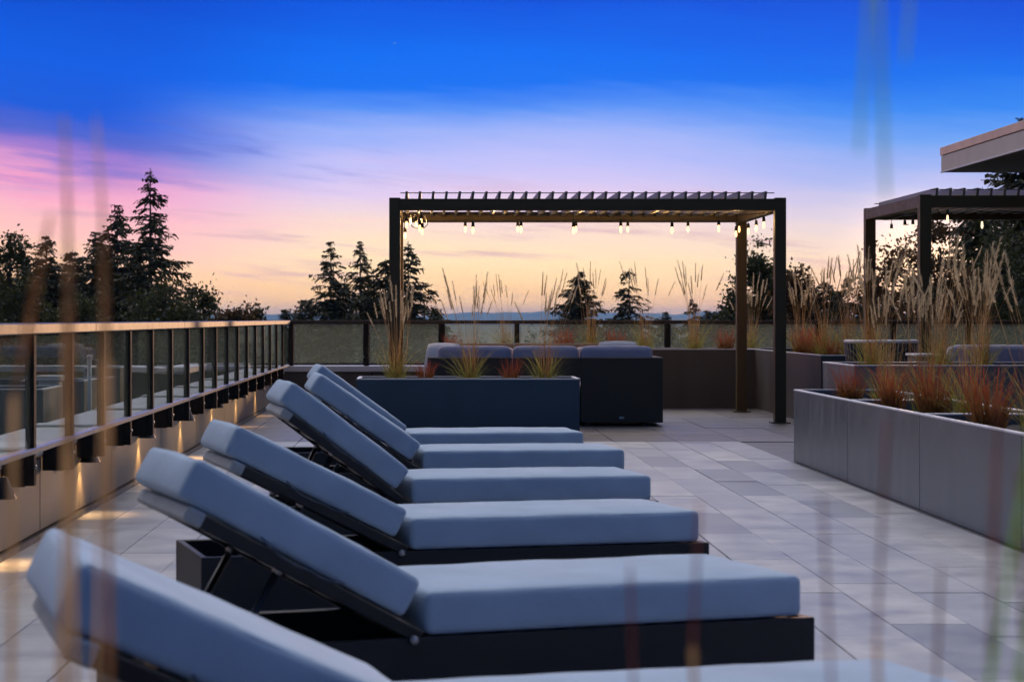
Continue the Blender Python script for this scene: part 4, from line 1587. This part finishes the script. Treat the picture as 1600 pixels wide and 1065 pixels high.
CONIFERS = [  # px, top y, half width px at the rail, distance, kind, label
    (235, 262, 82, 105, 0, 'tallest spruce of the skyline at the left, open dark boughs'),
    (183, 320, 60, 112, 1, 'dense dark conifer just left of the tallest spruce'),
    (150, 362, 60, 116, 1, 'dense dark conifer second to the left of the tallest spruce'),
    (113, 390, 46, 120, 1, 'small pointed conifer in the left tree group'),
    (72, 367, 50, 112, 1, 'pointed conifer beside the leafy tree at the left edge'),
    (212, 402, 56, 124, 1, 'low dense conifer behind the foot of the tallest spruce'),
    (92, 424, 60, 128, 1, 'low dense conifer filling the middle of the left tree group'),
    (36, 404, 60, 124, 1, 'low dense conifer near the left edge of the picture'),
    (1, 424, 60, 122, 1, 'low dense conifer cut by the left edge of the picture'),
    (517, 377, 62, 115, 0, 'left spruce of the pair in front of the pergola post'),
    (563, 377, 46, 122, 0, 'right slimmer spruce of the pair left of the pergola post'),
    (602, 404, 50, 118, 1, 'dark conifer mostly behind the left pergola post'),
    (638, 376, 50, 110, 0, 'spruce rising just right of the left pergola post'),
    (447, 482, 20, 160, 1, 'tiny dark conifer tip at the corner of the railings'),
    (478, 466, 30, 150, 1, 'short conifer left of the spruce pair'),
    (680, 484, 18, 160, 1, 'tiny conifer tip right of the pergola post spruce'),
    (905, 424, 52, 125, 1, 'dense cone shaped conifer seen under the middle of the pergola'),
    (983, 418, 60, 118, 2, 'loose drooping conifer under the pergola, right of the dense cone'),
    (1040, 487, 10, 170, 1, 'tiny distant conifer tip right of the drooping conifer'),
    (1083, 467, 28, 150, 0, 'small spruce under the yellow plumes near the right pergola posts'),
    (1107, 484, 12, 170, 1, 'tiny distant conifer tip left of the rear pergola post'),
    (1128, 476, 22, 150, 1, 'short dark conifer left of the rear pergola post'),
    (1216, 408, 40, 100, 1, 'dense dark conifer between the two right pergola posts'),
    (1263, 432, 30, 120, 0, 'pointed conifer right of the central pergola'),
    (1287, 436, 30, 116, 1, 'second conifer right of the central pergola'),
    (1325, 430, 34, 112, 0, 'third conifer right of the central pergola'),
    (1350, 458, 26, 118, 1, 'low conifer left of the right hand pergola post'),
    (1303, 452, 56, 130, 1, 'low conifer filling the row right of the central pergola'),
    (1240, 446, 50, 132, 1, 'low conifer close to the right front post of the central pergola'),
    (1372, 446, 60, 128, 1, 'low conifer behind the left posts of the right hand pergola'),
    (1535, 292, 120, 80, 1, 'big dark conifer behind the right hand pergola'),
    (1610, 180, 190, 84, 1, 'big dark conifer under the roof overhang at the right edge'),
]
cm = {}
for i, (p, top, hw, Y, k, lab) in enumerate(CONIFERS):
    x, y, h = tree_at(p, top, Y)
    vis = (498 - top) * Y / 3260
    h = max(h, 8)
    prof = (0.95, 0.78, 0.9)[k]
    crown0 = (0.15, 0.08, 0.15)[k]
    clen = h * (1 - crown0)
    rad = 1.15 * hw * Y / 3260 / max(0.12, (min(1.0, vis / clen)) ** prof)
    rad = min(rad, 0.38 * h)
    me = conifer_mesh(100 + i, h, rad, (1.0, 1.25, 0.9)[k], (0.32, 0.16, 0.45)[k], (0.95, 1.5, 0.85)[k], prof, crown0)
    put_tree(me, M_needle2 if k == 2 else M_needle, 'conifer_tree', lab, x, y, rz=0.0, group='conifers on the skyline')

BROAD = [  # px, top, half width px, distance, crown start, colour, label
    (15, 356, 52, 100, 0.45, M_leaf, 'leafy tree at the left edge of the picture'),
    (-30, 380, 50, 108, 0.45, M_leaf, 'leafy tree mostly cut by the left edge'),
    (255, 438, 80, 90, 0.35, M_leaf, 'rounded leafy tree below the tallest spruce'),
    (318, 452, 70, 92, 0.35, M_leaf, 'rounded leafy tree right of the tallest spruce'),
    (366, 455, 52, 88, 0.40, M_leafw, 'thin russet leaved tree at the right end of the left tree group'),
    (292, 464, 66, 96, 0.35, M_leaf, 'low leafy tree between the two rounded trees right of the tallest spruce'),
    (398, 478, 30, 94, 0.35, M_leaf, 'small leafy tree top at the far right end of the left group'),
    (120, 452, 60, 86, 0.35, M_leaf, 'low rounded leafy tree in front of the left conifers'),
    (40, 440, 60, 88, 0.35, M_leaf, 'low leafy tree at the far left above the railing'),
    (1152, 434, 22, 110, 0.30, M_leaf, 'slender leafy tree half hidden by the rear right pergola post'),
    (1188, 371, 30, 90, 0.40, M_leaf, 'upright oval leafy tree between the right pergola posts'),
    (1243, 412, 32, 84, 0.40, M_leafw, 'russet leafy tree just right of the central pergola'),
    (1395, 364, 62, 62, 0.45, M_leafw, 'russet leafy tree with the low sun behind it, at the right hand pergola'),
    (1470, 342, 72, 58, 0.45, M_leafw, 'russet leafy tree right of the right hand pergola post'),
    (1560, 345, 60, 60, 0.40, M_leaf, 'dark leafy tree under the right hand pergola'),
]
for i, (p, top, hw, Y, c0, m_, lab) in enumerate(BROAD):
    x, y, h = tree_at(p, top, Y)
    rw = hw * Y / 3260 * 1.15
    near = Y < 70
    me = broad_mesh(300 + i, h, rw, c0, 0.125 if near else 0.19, int(160 if near else 190), 85 if near else 85)
    put_tree(me, m_, 'leafy_tree', lab, x, y, group='leafy trees on the skyline')


def woodland():
    """far wood below the skyline that reads as one mass"""
    rng = np.random.RandomState(77)
    quads = []
    def cone(x, y, zb, h, r, n):
        for i in range(n):
            t = rng.uniform(0, 1) ** 1.3
            a = rng.uniform(0, 6.283)
            rr = r * (1 - t) ** 0.85 * rng.uniform(.35, 1.0)
            p = np.array((x + math.cos(a) * rr, y + math.sin(a) * rr, zb + h * t))
            s = 0.9 * (1 - t * .7) * max(0.35, r / 2.6)
            d = np.array((math.cos(a), math.sin(a), -0.35)) * s
            sd = np.array((-math.sin(a), math.cos(a), 0)) * s * 0.55
            quads.append((p - sd, p + sd, p + d + sd * .3 + np.array((0, 0, rng.uniform(-.2, .2))), p + d - sd * .3))
    def elev_cap(azd):
        # the view stays open in one gap, where hazy land shows through the glass
        return -0.55 if 0.2 < azd < 2.8 else 0.0
    for i in range(420):
        azd = rng.uniform(-20, 24)
        Y = 100 + 240 * rng.uniform() ** 1.3
        if elev_cap(azd) < 0:
            if Y < 150:
                continue
            top = EYE + Y * math.tan(R(rng.uniform(-1.25, -0.7)))
        else:
            top = EYE + Y * math.tan(R(rng.uniform(-0.75, 0.03)))
        h = max(5, top + 12)
        cone(Y * math.tan(R(azd)), Y, -12.5, h, rng.uniform(1.8, 3.6), 130)
    for i in range(900):
        azd = rng.uniform(-24, 28)
        Y = 350 + 1500 * rng.uniform() ** 1.5
        h = rng.uniform(6, 10.5) - (2.5 if elev_cap(azd) < 0 else 0)
        cone(Y * math.tan(R(azd)), Y, -12.5, h, rng.uniform(3, 6), 26)
    V = np.array(quads).reshape(-1, 3)
    F = np.arange(len(V)).reshape(-1, 4)
    o = obj('distant_woodland', npmesh('distant_woodland', V, F, M_wood))
    o['kind'] = 'stuff'
    o['label'] = 'dark wooded land spreading out below and beyond the terrace'
    o['category'] = 'woodland'


woodland()

# ------------------------------------------------------------------ a speck high in the sky
pl_ = thing('airplane', 'tiny pale airplane speck high in the blue left of centre', 'airplane', (-94.0, 6000.0, 793.0), R(70))
MB().tube([(-5, 0, 0), (-4.2, 0, 0), (3, 0, 0), (5, 0, 0.3)], [0.15, 0.7, 0.7, 0.2], 10).build('fuselage', M_coping, pl_, True)
MB().box(-1.2, 0.9, -5.2, 5.2, -0.25, -0.05).build('wing', M_coping, pl_)
MB().box(3.8, 4.9, -1.8, 1.8, 0.3, 0.42).build('tailplane', M_coping, pl_)
MB().box(3.7, 5.0, -0.08, 0.08, 0.4, 2.0).build('tail_fin', M_coping, pl_)

# ------------------------------------------------------------------ air
def haze():
    m = bpy.data.materials.new('evening_air')
    m.use_nodes = True
    t = m.node_tree
    t.nodes.clear()
    pv = t.nodes.new('ShaderNodeVolumePrincipled')
    pv.inputs['Color'].default_value = (0.26, 0.58, 0.95, 1)
    pv.inputs['Density'].default_value = 7e-5
    pv.inputs['Anisotropy'].default_value = 0.2
    o = t.nodes.new('ShaderNodeOutputMaterial')
    t.links.new(pv.outputs[0], o.inputs['Volume'])
    h = obj('haze', MB().box(-15500, 15500, -15500, 15500, -16.5, 68).mesh('haze', m))
    h['kind'] = 'stuff'


haze()
